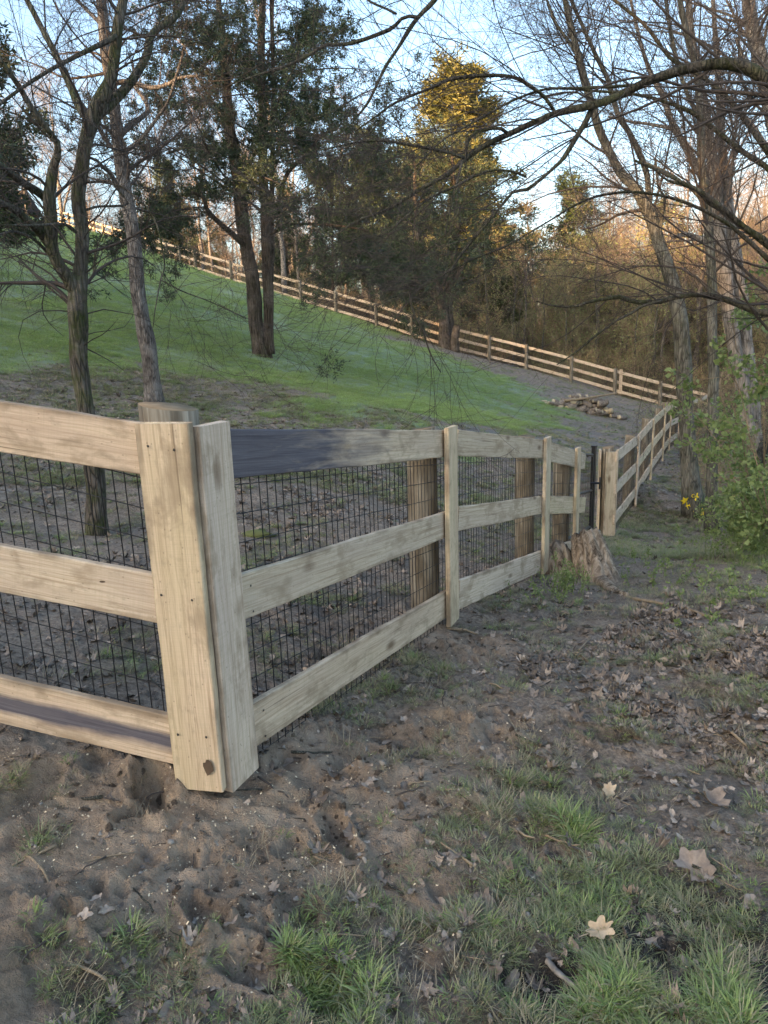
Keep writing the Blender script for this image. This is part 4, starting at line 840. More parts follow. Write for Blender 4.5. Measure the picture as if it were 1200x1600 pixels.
# ------------------------------------------------------------------ woods behind the far fence: a few kinds, each copied tree by tree
def treekit(seed, H, kind, nb=22):
    """-> list of (part name, mesh) in local coordinates"""
    rg = np.random.default_rng(seed); parts = []
    n = 12; tp = np.zeros((n, 3)); tp[:, 2] = np.linspace(-.3, H, n); tp[:, 0] = np.cumsum(rg.normal(0, .10, n)) * H / 16; tp[:, 1] = np.cumsum(rg.normal(0, .10, n)) * H / 16; tp[:2, :2] = 0
    if kind == 'bare':
        r0 = H * .011; tr = np.linspace(r0, .02, n); a = Acc(); a.add(*tube(tp, tr, 8, True, .1, seed))
        if rg.random() < .6:
            k = rg.integers(3, 6); f = tp[k:] + (np.linspace(0, 1, n - k)[:, None] * np.array([[rg.normal(0, 2.2), rg.normal(0, 2.2), -.5]])); a.add(*tube(f, tr[k:] * .8, 7)); P0 = np.stack([spline(tp[4:], 10), spline(f, 10)]); R0 = np.stack([np.linspace(r0 * .7, .02, 10)] * 2)
        else: P0 = spline(tp[3:], 10)[None]; R0 = np.linspace(r0 * .8, .02, 10)[None]
        parts.append(('trunk', a.mesh('trunk', BARK_E if seed % 2 else BARK_B)))
        q1 = sprout(P0, R0, nb, H * .32, rg, t0=.1, ang=(.5, 1.), n=8, wob=.10, up=.06, rf=.45, rmin=.012, lt=.5)
        q2 = sprout(*q1, nb * 9, H * .14, rg, n=6, wob=.12, up=.03, rf=.5, rmin=.007); q3 = sprout(*q2, nb * 55, H * .06, rg, n=5, wob=.12, up=.02, rf=.5, rmin=.0055, t0=.1)
        a = Acc(); a.add(*tube(*q1, 4, False)); a.add(*tube(*q2, 3, False)); a.add(*tube(*q3, 3, False)); parts.append(('crown', a.mesh('crown', TWIG2)))
    elif kind == 'bud':
        tr = np.linspace(H * .012, .015, n); a = Acc(); a.add(*tube(tp, tr, 7))
        P0 = tp[2:][None]; R0 = tr[2:][None]
        parts.append(('trunk', a.mesh('trunk', BARK_D)))
        q1 = sprout(P0, R0, nb, H * .4, rg, t0=.0, ang=(.5, 1.1), n=8, wob=.10, up=.04, rf=.5, rmin=.01, lt=.4); q2 = sprout(*q1, nb * 9, H * .18, rg, n=6, wob=.12, up=.0, rf=.5, rmin=.006); q3 = sprout(*q2, nb * 40, H * .09, rg, n=4, wob=.12, up=-.02, rf=.5, rmin=.005)
        a = Acc(); [a.add(*tube(*q, 3, False)) for q in (q1, q2, q3)]; parts.append(('crown', a.mesh('crown', TWIG3)))
        V, Q = leafcards(q3[0], 2, .10, rg, .05, .3, .7); parts.append(('foliage', mk_mesh('foliage', V, Q, None, False, BUD)))
    elif kind == 'pine':
        tr = np.linspace(H * .012, .02, n); a = Acc(); a.add(*tube(tp, tr, 8)); parts.append(('trunk', a.mesh('trunk', BARK_C)))
        P0 = spline(tp[3:], 12)[None]; R0 = np.linspace(.14, .02, 12)[None]
        q1 = sprout(P0, R0, nb * 5, H * .27, rg, t0=.0, t1=.97, ang=(1.0, 1.45), n=8, wob=.07, up=.02, rf=.35, rmin=.012, lt=.85); q2 = sprout(*q1, nb * 45, H * .07, rg, n=5, wob=.1, up=.04, rf=.5, rmin=.006, t0=.3); 
        a = Acc(); [a.add(*tube(*q, 3, False)) for q in (q1, q2)]; parts.append(('crown', a.mesh('crown', TWIG)))
        V, Q = leafcards(q2[0], 34, .24, rg, .12, .4, .28, True); parts.append(('foliage', mk_mesh('foliage', V, None, Q, False, PINE)))
    elif kind == 'cedar':
        tr = np.linspace(H * .014, .02, n); a = Acc(); a.add(*tube(tp, tr, 8)); parts.append(('trunk', a.mesh('trunk', BARK_C)))
        P0 = spline(tp[2:], 12)[None]; R0 = np.linspace(.14, .02, 12)[None]
        q1 = sprout(P0, R0, nb * 4, H * .30, rg, t0=.0, t1=.98, ang=(.7, 1.2), n=8, wob=.07, up=.02, rf=.35, rmin=.012, lt=.75); q2 = sprout(*q1, nb * 45, H * .08, rg, n=5, wob=.1, up=-.03, rf=.5, rmin=.006, t0=.2)
        a = Acc(); [a.add(*tube(*q, 3, False)) for q in (q1, q2)]; parts.append(('crown', a.mesh('crown', TWIG)))
        V, Q = leafcards(q2[0], 30, .18, rg, .13, .4, .42, True); parts.append(('foliage', mk_mesh('foliage', V, None, Q, False, CEDAR)))
    elif kind == 'brush':
        m = 26; S0 = np.zeros((m, 3)); S0[:, :2] = rg.normal(0, .7, (m, 2)); D0 = rg.normal(0, .4, (m, 3)); D0[:, 2] = 1
        q0 = walk(S0 - [0, 0, .2], D0, rg.uniform(.6, 1.2, m) * H, np.full(m, .016), np.full(m, .006), 9, .10, -.06, rg)
        q1 = sprout(*q0, nb * 12, H * .45, rg, t0=.2, n=6, wob=.13, up=-.02, rf=.6, rmin=.005); q2 = sprout(*q1, nb * 34, H * .22, rg, n=5, wob=.14, rf=.6, rmin=.004, up=-.02)
        a = Acc(); a.add(*tube(*q0, 5, False)); a.add(*tube(*q1, 3, False)); parts.append(('stems', a.mesh('stems', TWIG3), 'stuff'))
        a = Acc(); a.add(*tube(*q2, 3, False)); parts.append(('twigs', a.mesh('twigs', TWIG3 if seed % 2 else TWIG), 'stuff'))
        if seed % 3 != 2: V, Q = leafcards(q2[0], 1 if seed % 3 else 2, .075, rg, .03, .3, .6); parts.append(('foliage', mk_mesh('foliage', V, Q, None, False, BUD)))
    return parts
def plant(kits, k, x, y, s, rz, label, cat, group, name, sz=1.0, zoff=0, wd=1.0):
    t = bpy.data.objects.new(name, None); col.objects.link(t); t.location = (x, y, float(z0(x, y)) - .05 + zoff); t.rotation_euler = (0, 0, rz); t.scale = (s * wd, s * wd, s * sz)
    t['label'] = label; t['category'] = cat; t.empty_display_size = .2
    if group: t['group'] = group
    for nm, me, *kd in kits[k]:
        o = bpy.data.objects.new(nm, me); col.objects.link(o); o.parent = t
        if kd: o['kind'] = kd[0]
    return t
def xy(px, dist):
    d = ray(px, 700); h = math.hypot(d[0], d[1]); return d[0] / h * dist, d[1] / h * dist
def htop(px, py, dist, x, y): return onray(px, py, dist)[2] - float(z0(x, y))
BARE = [treekit(100 + i, 15, 'bare', 22 + 3 * i) for i in range(5)]
PIN = [treekit(120 + i, 14, 'pine', 20) for i in range(3)]
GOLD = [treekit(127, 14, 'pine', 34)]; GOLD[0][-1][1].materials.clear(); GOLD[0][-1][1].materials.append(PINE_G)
CED = [treekit(130 + i, 12, 'cedar', 20) for i in range(2)]
BUDT = [treekit(140 + i, 7, 'bud', 24) for i in range(3)]
BRU = [treekit(150 + i, 2.6, 'brush', 22) for i in range(4)]
r2 = np.random.default_rng(99)
# evergreens one can point to: (px, distance, top py, kit, k, label)
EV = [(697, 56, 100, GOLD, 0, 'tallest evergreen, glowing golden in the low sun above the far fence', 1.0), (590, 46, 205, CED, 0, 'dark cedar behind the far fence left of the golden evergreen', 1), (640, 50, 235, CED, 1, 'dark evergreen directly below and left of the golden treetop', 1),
      (530, 50, 250, CED, 1, 'dark drooping evergreen right of the double-trunked cedar', 1), (470, 54, 300, CED, 0, 'low dark evergreen seen past the double trunk, behind the far fence', 1), (775, 54, 330, PIN, 1, 'dull green pine right of the old fence-line cedar', 1),
      (878, 62, 268, PIN, 2, 'pointed pine with a sunlit tip right of the golden evergreen', 1), (1035, 64, 312, PIN, 1, 'dark pine behind the curving grey trunk', 1), (955, 72, 372, CED, 1, 'small dark evergreen far back between two trunks', 1), (1150, 60, 340, PIN, 0, 'dark pine behind the large twin-trunked tree', 1),
      (18, 16, -120, CED, 0, 'dark evergreen behind the forked tree at the upper left', 1), (-40, 21, -140, CED, 1, 'dark evergreen half out of the picture at the upper left', 1), (300, 62, 250, CED, 1, 'thin dark evergreen on the crest behind the lawn', 1)]
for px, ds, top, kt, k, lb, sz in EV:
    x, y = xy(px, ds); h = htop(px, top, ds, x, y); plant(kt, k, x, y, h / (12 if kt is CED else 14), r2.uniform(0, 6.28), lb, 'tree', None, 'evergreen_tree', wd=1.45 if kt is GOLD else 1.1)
# bare trees
BT = [(x_, d_) for x_, d_ in zip(np.linspace(-60, 1260, 105) + r2.normal(0, 18, 105), r2.uniform(46, 100, 105))]
for i, (px, ds) in enumerate(BT):
    if px < 330: ds = r2.uniform(76, 104) + (330 - px) * .03
    if 560 < px < 760 and r2.random() < .35: continue
    x, y = xy(px, ds); s = r2.uniform(.75, 1.25) * (.62 if 580 < px < 860 else 1)
    plant(BARE, r2.integers(5), x, y, s, r2.uniform(0, 6.28), *(('bare tree on the hill crest beyond the upper end of the far fence', 'tree', 'bare trees on the hill crest') if px < 330 else ('bare grey tree behind the evergreens in the middle of the wood', 'tree', 'bare trees behind the middle evergreens') if px < 800 else ('tall bare tree in the wood behind the lower end of the far fence', 'tree', 'bare trees behind the lower far fence')), 'bare_tree')
for i, (px, ds) in enumerate(zip(r2.uniform(1000, 1290, 60), r2.uniform(26, 58, 60))):
    x, y = xy(px, ds)
    if x < 3.4 + y * .45 and y < 40: continue
    if px < 1125: continue
    plant(BARE, r2.integers(5), x, y, r2.uniform(.45, .9), r2.uniform(0, 6.28), 'slender bare tree in the wood right of the far fence corner', 'tree', 'slender bare trees right of the fence corner', 'bare_tree')
for i, (px, ds) in enumerate(zip(r2.uniform(780, 1260, 26), r2.uniform(46, 72, 26))):
    x, y = xy(px, ds); plant(BARE, r2.integers(5), x, y, r2.uniform(.6, 1.0), r2.uniform(0, 6.28), 'sunlit bare tree close behind the lower far fence', 'tree', 'sunlit bare trees close behind the lower far fence', 'bare_tree')
for i, px in enumerate([745, 775, 800, 822, 845, 870, 890, 915, 935, 985, 1010, 1050, 1090, 1130, 1180, 700, 760, 830, 860, 905, 925, 950, 970, 1000, 1030, 1070, 1110, 1160, 1210, 720, 815, 880, 965, 640]):
    ds = r2.uniform(42, 60); x, y = xy(px, ds); plant(BUDT, r2.integers(3), x, y, r2.uniform(.75, 1.3), r2.uniform(0, 6.28), 'small tree with yellow-green buds behind the far fence', 'tree', 'budding yellow-green trees behind the far fence', 'budding_tree')
for i in range(120):
    px = r2.uniform(380, 1250); ds = r2.uniform(41, 62) if px < 1130 else r2.uniform(26, 52); x, y = xy(px, ds)
    if px < 800: ds += 2.5 + (800 - px) * .012; x, y = xy(px, ds)
    kb = r2.integers(4); lb_ = ('tan brush with many yellow-green buds', 'grey twiggy brush with a few buds', 'tangle of bare tan brush', 'grey brush dotted with yellow buds')[kb]; wh = 'behind the upper far fence' if px < 700 else 'behind the lower far fence' if px < 1000 else 'at the wood edge beyond the fence corner'
    plant(BRU, kb, x, y, r2.uniform(.7, 1.3), r2.uniform(0, 6.28), lb_ + ' ' + wh, 'shrub', lb_ + ' ' + wh, 'brush')
for i in range(16):
    px = r2.uniform(150, 380); ds = r2.uniform(66, 84); x, y = xy(px, ds)
    plant(BRU, r2.integers(4), x, y, r2.uniform(.9, 1.5), r2.uniform(0, 6.28), 'sunlit brush just over the hill crest behind the fence', 'shrub', 'sunlit brush over the crest', 'brush')
for px, ds, s in ((1130, 15, .5), (1190, 13, .5), (1160, 20, .8), (1210, 18, .8), (1105, 24, .8), (1180, 26, 1), (1230, 22, 1)):
    x, y = xy(px, ds); plant(BRU, int(ds) % 4, x, y, s, ds, 'low tangle of twigs on the slope behind the green shrub', 'shrub', 'low twig tangles behind the green shrub', 'brush')
# unseen trees added behind the viewer, left, to shape the low sun's shade
sv = np.array([-.75, -.66]); nv = np.array([.66, -.75])
def wood(q, dist, h, kt=CED, k=0, wd=1.):
    p = sv * dist + nv * q; plant(kt, k, p[0], p[1], h / (14 if kt is PIN else 12), q, 'unseen evergreen added on the rise behind the viewer to block the low sun', 'tree', 'unseen sun-blocking evergreens behind the viewer', 'evergreen_tree', wd=wd)
BL = []
for q in np.arange(-76, 24, 2.2):
    z_need = float(np.interp(q, [-76, -52, -46, -41, -39, -33, -29, -27, -24, -18, -14, -9.6, -9.2, -5.6, -5.2, 14], [12.6, 13, 14.5, 16, 16, 13, 9.3, 9.3, 10.5, 11.5, 13.5, 13.5, 7, 7, 11, 11]))
    for j, dd in enumerate((74, 77, 80)):
        p = sv * dd + nv * (q + j * .8); zt = z_need + dd * math.tan(SUN_ELEV); h = zt - float(z0(p[0], p[1]))
        if h > 1.5 and not -12.5 < q < -1.6: wood(q + j * .8, dd, h * r2.uniform(.98, 1.08), CED, j % 2, .55 if -15 < q < 1 else 1.)
    for j, dd in enumerate((68, 70, 72)):
        wood(q + j * .73, dd, r2.uniform(5, 7), CED, j % 2, 1.7)
for q, zn in [(-12, 12.5), (-11, 8), (-9.5, 7.2), (-8, 7.2), (-6.6, 7.2), (-5.1, 12), (-4., 8.2), (-3., 8.2), (-2., 10.5), (-1.2, 11)]:
    for dd in (74, 77):
        p = sv * dd + nv * q; wood(q, dd, max(2, zn + dd * math.tan(SUN_ELEV) - float(z0(p[0], p[1]))), CED, 1, .42)
for i, (px, top) in enumerate([(560, 420), (610, 400), (660, 420), (735, 430), (800, 440), (850, 455), (905, 450), (950, 455), (1000, 460), (1050, 470), (1100, 480), (1160, 470), (1210, 460), (820, 400), (980, 420), (1120, 420)]):
    if i % 2: continue
    ds = r2.uniform(70, 96); x, y = xy(px, ds); h = htop(px, top, ds, x, y); plant(CED, i % 2, x, y, max(.35, h / 12), r2.uniform(0, 6), 'low dull evergreen half hidden in the wood behind the far fence', 'tree', 'low evergreens hidden in the wood', 'evergreen_tree')

# ------------------------------------------------------------------ scattering by instances (uncountable stuff only)
def scatter(name, protos, pts, rot, scl, idx, label):
    pc = bpy.data.collections.new(name + '_kinds')
    for i, me in enumerate(protos):
        o = bpy.data.objects.new('%s_%02d' % (name, i), me); pc.objects.link(o)
    me = bpy.data.meshes.new(name); me.vertices.add(len(pts)); me.vertices.foreach_set('co', np.asarray(pts, np.float32).ravel())
    for nm, ty, vals, key in (('rot', 'FLOAT_VECTOR', rot, 'vector'), ('scl', 'FLOAT', scl, 'value'), ('idx', 'INT', idx, 'value')):
        at = me.attributes.new(nm, ty, 'POINT'); at.data.foreach_set(key, np.asarray(vals, np.int32 if ty == 'INT' else np.float32).ravel())
    me.update(); o = ob(name, me, kind='stuff', label=label)
    g = bpy.data.node_groups.new(name, 'GeometryNodeTree'); g.interface.new_socket('Geometry', in_out='INPUT', socket_type='NodeSocketGeometry'); g.interface.new_socket('Geometry', in_out='OUTPUT', socket_type='NodeSocketGeometry')
    N = g.nodes; i_ = N.new('NodeGroupInput'); o_ = N.new('NodeGroupOutput'); ci = N.new('GeometryNodeCollectionInfo'); ci.inputs['Collection'].default_value = pc
    ci.inputs['Separate Children'].default_value = True; ci.inputs['Reset Children'].default_value = True
    ip = N.new('GeometryNodeInstanceOnPoints'); ip.inputs['Pick Instance'].default_value = True
    def na(nm, ty):
        x = N.new('GeometryNodeInputNamedAttribute'); x.data_type = ty; x.inputs[0].default_value = nm; return [s for s in x.outputs if s.enabled and s.name == 'Attribute'][0]
    g.links.new(i_.outputs[0], ip.inputs['Points']); g.links.new(ci.outputs[0], ip.inputs['Instance'])
    g.links.new(na('idx', 'INT'), ip.inputs['Instance Index']); g.links.new(na('rot', 'FLOAT_VECTOR'), ip.inputs['Rotation']); g.links.new(na('scl', 'FLOAT'), ip.inputs['Scale'])
    g.links.new(ip.outputs[0], o_.inputs[0]); m = o.modifiers.new('scatter', 'NODES'); m.node_group = g
    return o
def grass_mat(name, cols, deadc, dead=.2):
    b = NB(name); g = b.n('ShaderNodeNewGeometry'); r = g.outputs['Random Per Island']; ob_ = b.rnd(); t = b.attr('t'); pos = g.outputs['Position']
    n = b.noise(pos, .45, 4, .65); f = b.math('ADD', b.math('MULTIPLY', r, .35), b.math('ADD', b.math('MULTIPLY', ob_, .25), b.math('MULTIPLY', n, .45)))
    c = b.ramp(f, [(.25, cols[0]), (.5, cols[1]), (.75, cols[2])])
    n2 = b.noise(b.mapv(pos, (1, 1, 1), (7., 3., 0.)), .8, 4, .7)
    dd = b.math('ADD', b.math('MULTIPLY', b.math('SUBTRACT', n2, .5), 1.2), b.math('ADD', b.math('MULTIPLY', r, .5), b.math('MULTIPLY', ob_, .35)))
    c = b.mix(b.ramp(dd, [(1 - dead - .25, 0), (1 - dead + .05, 1)]), c, deadc)
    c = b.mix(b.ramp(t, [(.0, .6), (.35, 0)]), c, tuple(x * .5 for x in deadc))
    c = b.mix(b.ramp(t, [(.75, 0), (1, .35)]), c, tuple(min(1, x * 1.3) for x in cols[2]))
    b.fin(c, .5, None, .35); tr = b.n('ShaderNodeBsdfTranslucent'); b.l(c, tr.inputs[0]); mx = b.n('ShaderNodeMixShader'); mx.inputs[0].default_value = .3
    b.l(b.b.outputs[0], mx.inputs[1]); b.l(tr.outputs[0], mx.inputs[2]); b.l(mx.outputs[0], b.out.inputs[0]); return b.m
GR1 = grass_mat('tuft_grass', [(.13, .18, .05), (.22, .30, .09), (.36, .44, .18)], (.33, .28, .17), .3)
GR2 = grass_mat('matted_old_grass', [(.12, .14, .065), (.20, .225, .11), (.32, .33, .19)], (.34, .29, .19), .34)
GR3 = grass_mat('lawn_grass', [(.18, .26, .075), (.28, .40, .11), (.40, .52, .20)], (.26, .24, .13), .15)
def tuft(seed, m, L, spread, wd, lean, mat, seg=4, droop=1.):
    rg = np.random.default_rng(seed); a0 = rg.uniform(0, 6.28, m); rr = spread * np.sqrt(rg.random(m)); S0 = np.stack([rr * np.cos(a0), rr * np.sin(a0), np.full(m, -.01)], -1)
    az = a0 + rg.normal(0, .9, m); le = L * rg.uniform(.45, 1.2, m); ln = np.clip(rg.normal(lean, .25, m), .02, 1.35); P = np.zeros((m, seg + 1, 3)); P[:, 0] = S0
    th = ln * .5
    for i in range(1, seg + 1):
        th = th + droop * rg.uniform(.1, .45, m); st = le / seg; P[:, i] = P[:, i - 1] + np.stack([np.cos(az) * np.sin(th), np.sin(az) * np.sin(th), np.cos(th)], -1) * st[:, None]
        P[:, i, 2] = np.maximum(P[:, i, 2], .003 + .004 * rg.random(m))
    sd = np.stack([-np.sin(az + rg.normal(0, .5, m)), np.cos(az), np.zeros(m)], -1)[:, None]
    wv = (wd * rg.uniform(.6, 1.3, m))[:, None] * np.array([.8, 1, .85, .55, .08][:seg + 1] if seg == 4 else np.linspace(1, .1, seg + 1))[None]
    V = np.stack([P - sd * wv[..., None] / 2, P + sd * wv[..., None] / 2], 2).reshape(m, -1, 3); i = np.arange(seg) * 2
    q = np.stack([i, i + 1, i + 3, i + 2], -1); Q = (np.arange(m)[:, None, None] * (seg + 1) * 2 + q[None]).reshape(-1, 4)
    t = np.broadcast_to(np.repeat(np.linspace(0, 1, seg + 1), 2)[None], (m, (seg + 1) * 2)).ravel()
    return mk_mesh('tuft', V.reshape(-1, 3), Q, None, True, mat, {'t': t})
TF = [tuft(i, 40, .080, .024, .0046, .45, GR1) for i in range(5)] + [tuft(10 + i, 30, .062, .045, .0042, .9, GR1) for i in range(3)] + [tuft(20 + i, 38, .075, .06, .0040, 1.25, GR2, droop=.6) for i in range(5)]
LF = [tuft(40 + i, 60, .055, .16, .004, .5, GR3, 3) for i in range(6)]
def wedge(n, r0, r1, a=31.5, p=0.):
    """points over the ground that can be seen; p=0: equal number per doubling of distance"""
    u = rng.random(n); r = r0 * (r1 / r0) ** u if p == 0 else (r0 ** p + u * (r1 ** p - r0 ** p)) ** (1 / p); th = np.radians(rng.uniform(-a, a, n)); return r * np.sin(th), r * np.cos(th)
def put(x, y, M=None): return np.stack([x, y, gz(x, y, M)], -1)
# the wood goes on far beyond: one mass
fr = np.random.default_rng(12); nF = 300; th = np.radians(fr.uniform(-20, 36, nF)); rr = fr.uniform(100, 190, nF); x, y = rr * np.sin(th), rr * np.cos(th); P_ = np.stack([x, y, z0(x, y) - .3], -1); ro = np.stack([0 * x, 0 * x, fr.uniform(0, 6, nF)], -1); sc = fr.uniform(.7, 1.25, nF); ix = fr.integers(0, 7, nF)
kinds = [dict((a_[0], a_[1]) for a_ in k_) for k_ in BARE[:4] + [CED[0], PIN[1], CED[1]]]
scatter('distant_wood', [k_['crown'] for k_ in kinds], P_, ro, sc, ix, 'far wood beyond the trees'); scatter('distant_wood', [k_['trunk'] for k_ in kinds], P_, ro, sc, ix, 'far wood trunks')
kk = ix >= 4; scatter('distant_wood', [k_['foliage'] for k_ in kinds[4:]], P_[kk], ro[kk], sc[kk], ix[kk] - 4, 'far evergreen foliage')
nU = 420; th = np.radians(fr.uniform(-4, 36, nU)); rr = fr.uniform(62, 130, nU); x, y = rr * np.sin(th), rr * np.cos(th); P_ = np.stack([x, y, z0(x, y) - .2], -1)
br_ = [k_ for K in BRU for k_ in [dict((a_[0], a_[1]) for a_ in K)]]
ix = fr.integers(0, 4, nU); ro = np.stack([0 * x, 0 * x, fr.uniform(0, 6, nU)], -1); sc = fr.uniform(1.2, 2.6, nU)
scatter('distant_brush', [k_['twigs'] for k_ in br_], P_, ro, sc, ix, 'far brush under the wood'); scatter('distant_brush', [k_['stems'] for k_ in br_], P_, ro, sc, ix, 'far brush stems')
# near grass
x, y = wedge(52000, .95, 11); M = masks(x, y); g = M[0] * (1 - M[5]); k = rng.random(len(x)) < np.clip(g, 0, 1) ** 1. * np.interp(np.hypot(x, y), [1, 3, 6], [.5, .6, .8])
x, y, g = x[k], y[k], g[k]; M = tuple(m[k] for m in M); lush = g > rng.uniform(.45, 1.1, len(x))
idx = np.where(lush, rng.integers(0, 8, len(x)), np.where(rng.random(len(x)) < .7, rng.integers(8, 13, len(x)), rng.integers(5, 8, len(x))))
P_ = put(x, y, M); r_ = np.hypot(x, y)
scl = rng.uniform(.35, .95, len(x)) * np.clip(.55 + .5 * g, .5, 1.15) * np.interp(r_, [1, 3, 10], [1, 1, 1.5])
scatter('grass', TF, P_, np.stack([rng.normal(0, .12, len(x)), rng.normal(0, .12, len(x)), rng.uniform(0, 6.28, len(x))], -1), scl, idx, 'uneven grass tufts in the mud')
x, y = wedge(90000, 8, 44, 31.5, .3); M = masks(x, y); k = (rng.random(len(x)) < .10 + .9 * np.clip(M[0], 0, 1) + .75 * sst(.5, .7, fbm(x * .8, y * .8, 4, 47))) & (M[5] < .5) & (y < 37); x, y = x[k], y[k]; M = tuple(m[k] for m in M); P_ = put(x, y, M); n = len(x)
scatter('grass', TF, P_, np.stack([rng.normal(0, .12, n), rng.normal(0, .12, n), rng.uniform(0, 6.28, n)], -1), rng.uniform(.6, 1.3, n), rng.integers(5, 13, n), 'thin grass on the far mud')
# lawn
x, y = wedge(150000, 5.5, 85, 31, 0.); M = masks(x, y); k = (M[5] > rng.random(len(x)) * .9); x, y = x[k], y[k]; M = tuple(m[k] for m in M)
thin = sst(.36, .56, fbm(x * .6 + 3, y * .45, 4, 44)); k = rng.random(len(x)) < .35 + .65 * thin; x, y = x[k], y[k]; M = tuple(m[k] for m in M); r_ = np.hypot(x, y)
P_ = put(x, y, M)
scatter('lawn_grass', LF, P_, np.stack([rng.normal(0, .1, len(x)), rng.normal(0, .1, len(x)), rng.uniform(0, 6.28, len(x))], -1), np.interp(r_, [5, 20, 80], [.8, 1.15, 2.6]) * rng.uniform(.7, 1.2, len(x)), rng.integers(0, 6, len(x)), 'short green grass on the hillside')

# leaves
def leaf_mat():
    b = NB('dead_leaf'); r = b.rnd(); v = b.tc()
    c = b.ramp(r, [(0, (.06, .048, .038)), (.35, (.14, .11, .088)), (.62, (.24, .19, .15)), (.85, (.34, .265, .205)), (1, (.46, .37, .29))])
    n = b.noise(v, 40, 4, .6); c = b.mix(b.ramp(n, [(.4, 0), (.7, .55)]), c, (.06, .045, .035))
    sx = b.n('ShaderNodeSeparateXYZ'); b.l(v, sx.inputs[0]); vein = b.ramp(b.math('ABSOLUTE', sx.outputs[1]), [(.0, .5), (.0018, 0)])
    c = b.mix(vein, c, (.3, .25, .18)); return b.fin(c, .6, b.bump(n, .5, .002), .3)
LM = leaf_mat()
def pale_leaf():
    b = NB('pale_oak_leaf'); v = b.tc(); n = b.noise(v, 30, 4, .6); c = b.ramp(n, [(.35, (.38, .27, .16)), (.65, (.54, .41, .27))]); return b.fin(c, .6, b.bump(n, .5, .002), .3)
def leaf_mesh(seed, kind, L, mat=None):
    rg = np.random.default_rng(seed); n = 30; n = 56 if kind == 'lobed' else 30; th = np.arange(n) * 2 * math.pi / n
    if kind == 'maple': rr = .62 + .10 * np.cos(5 * th) + .05 * np.cos(11 * th) + .05 * rg.normal(0, 1, n); rr *= np.where(np.abs(th - math.pi) < .4, .55, 1)
    elif kind == 'oak': rr = .52 + .22 * np.cos(th * 7) * np.abs(np.sin(th)) ** .3 + .04 * rg.normal(0, 1, n)
    elif kind == 'lobed': rr = .42 + (.30 * rg.uniform(.45, 1.15, 7)[np.round(th * 7 / 6.283).astype(int) % 7]) * (.5 + .5 * np.cos(th * 7)) ** .8 * (.75 + .35 * np.cos(th)) + .02 * rg.normal(0, 1, n)
    elif kind == 'torn': ph_ = rg.uniform(0, 6, 5); rr = .5 + sum(.11 / (k_ + 1) ** .6 * np.cos(th * (k_ + 2) + ph_[k_]) for k_ in range(5)) + .03 * rg.normal(0, 1, n)
    else: rr = .5 + .045 * rg.normal(0, 1, n)
    asp = {'maple': 1., 'oak': .55, 'lobed': .7, 'oval': .5, 'torn': .7}[kind]
    X = rr * np.cos(th); Y = rr * np.sin(th) * asp; V = [(0, 0)]; 
    for f in (.5, 1.): V += list(zip(X * f, Y * f))
    V = np.array(V) * L; cx, cy, tw = rg.normal(0, 9, 3); cx = abs(cx) + 2
    z = cx * V[:, 0] ** 2 * rg.choice([-1, 1, 1]) * .7 + (abs(cy) + 3) * V[:, 1] ** 2 + tw * V[:, 0] * V[:, 1] * .7; z += (vnoise(V[:, 0] * 50, V[:, 1] * 50, seed) - .5) * L * .22
    V = np.c_[V, z]; T = [(0, 1 + i, 1 + (i + 1) % n) for i in range(n)]; Q = [(1 + i, 1 + n + i, 1 + n + (i + 1) % n, 1 + (i + 1) % n) for i in range(n)]
    st = np.array([[-.45 * L, -.0012, 0], [-.45 * L, .0012, 0], [-.85 * L, .001, .006], [-.85 * L, -.001, .006]]); st[:, 2] += z[1 + n + n // 2]
    b = len(V); V = np.concatenate([V, st]); Q.append((b, b + 1, b + 2, b + 3))
    return mk_mesh('fallen_leaf', V, Q, T, True, mat or LM)
LV = [leaf_mesh(i, kd, L) for i, (kd, L) in enumerate([('torn', .085), ('oak', .1), ('lobed', .085), ('oval', .065), ('maple', .065), ('oval', .05), ('oak', .075), ('torn', .07), ('oval', .08), ('torn', .06)])]
LK = ['torn', 'oak', 'lobed', 'oval', 'maple', 'oval', 'oak', 'torn', 'oval', 'torn']
x, y = wedge(120000, .95, 44, 31.5, 0.4); x2_, y2_ = wedge(50000, 1.3, 6, 31.5, .8); x = np.concatenate([x, x2_]); y = np.concatenate([y, y2_]); M = masks(x, y); k = rng.random(len(x)) < (M[1] ** 1.1) * .95; x, y = x[k], y[k]; M = tuple(m[k] for m in M)
P_ = put(x, y, M); r_ = np.hypot(x, y); n = len(x); ro = np.stack([rng.normal(0, .28, n), rng.normal(0, .28, n), rng.uniform(0, 6.28, n)], -1); P_[:, 2] += .002
sc_ = (.3 + .75 * rng.random(n) ** 1.8) * np.interp(r_, [1, 4, 25, 45], [.6, .85, 1.4, 2.]); ix = rng.integers(0, 10, n)
px_ = sc_ / r_; order = np.argsort(-px_); near = order[:285]; far_ = order[285:]
scatter('leaf_litter', LV, P_[far_], ro[far_], sc_[far_], ix[far_], 'brown leaf litter over the ground')
for i in near:
    kd_ = ('five-pointed', 'narrow wavy-edged', 'deeply lobed', 'small oval', 'torn-edged')[('maple', 'oak', 'lobed', 'oval', 'torn').index(LK[ix[i]])]; wh = 'on the churned brown mud below the corner' if M[4][i] > .4 else 'in the thick litter beside the path' if M[1][i] > .55 else 'among the thin wet grass at the right' if P_[i][0] > .25 else 'inside or along the near fence'
    o = ob('fallen_leaf', LV[ix[i]], None, 'curled dead %s leaf %s' % (kd_, wh), 'leaf', '%s leaves %s' % (kd_, wh), loc=P_[i], rot=ro[i]); o.scale = (sc_[i],) * 3
PL = pale_leaf()
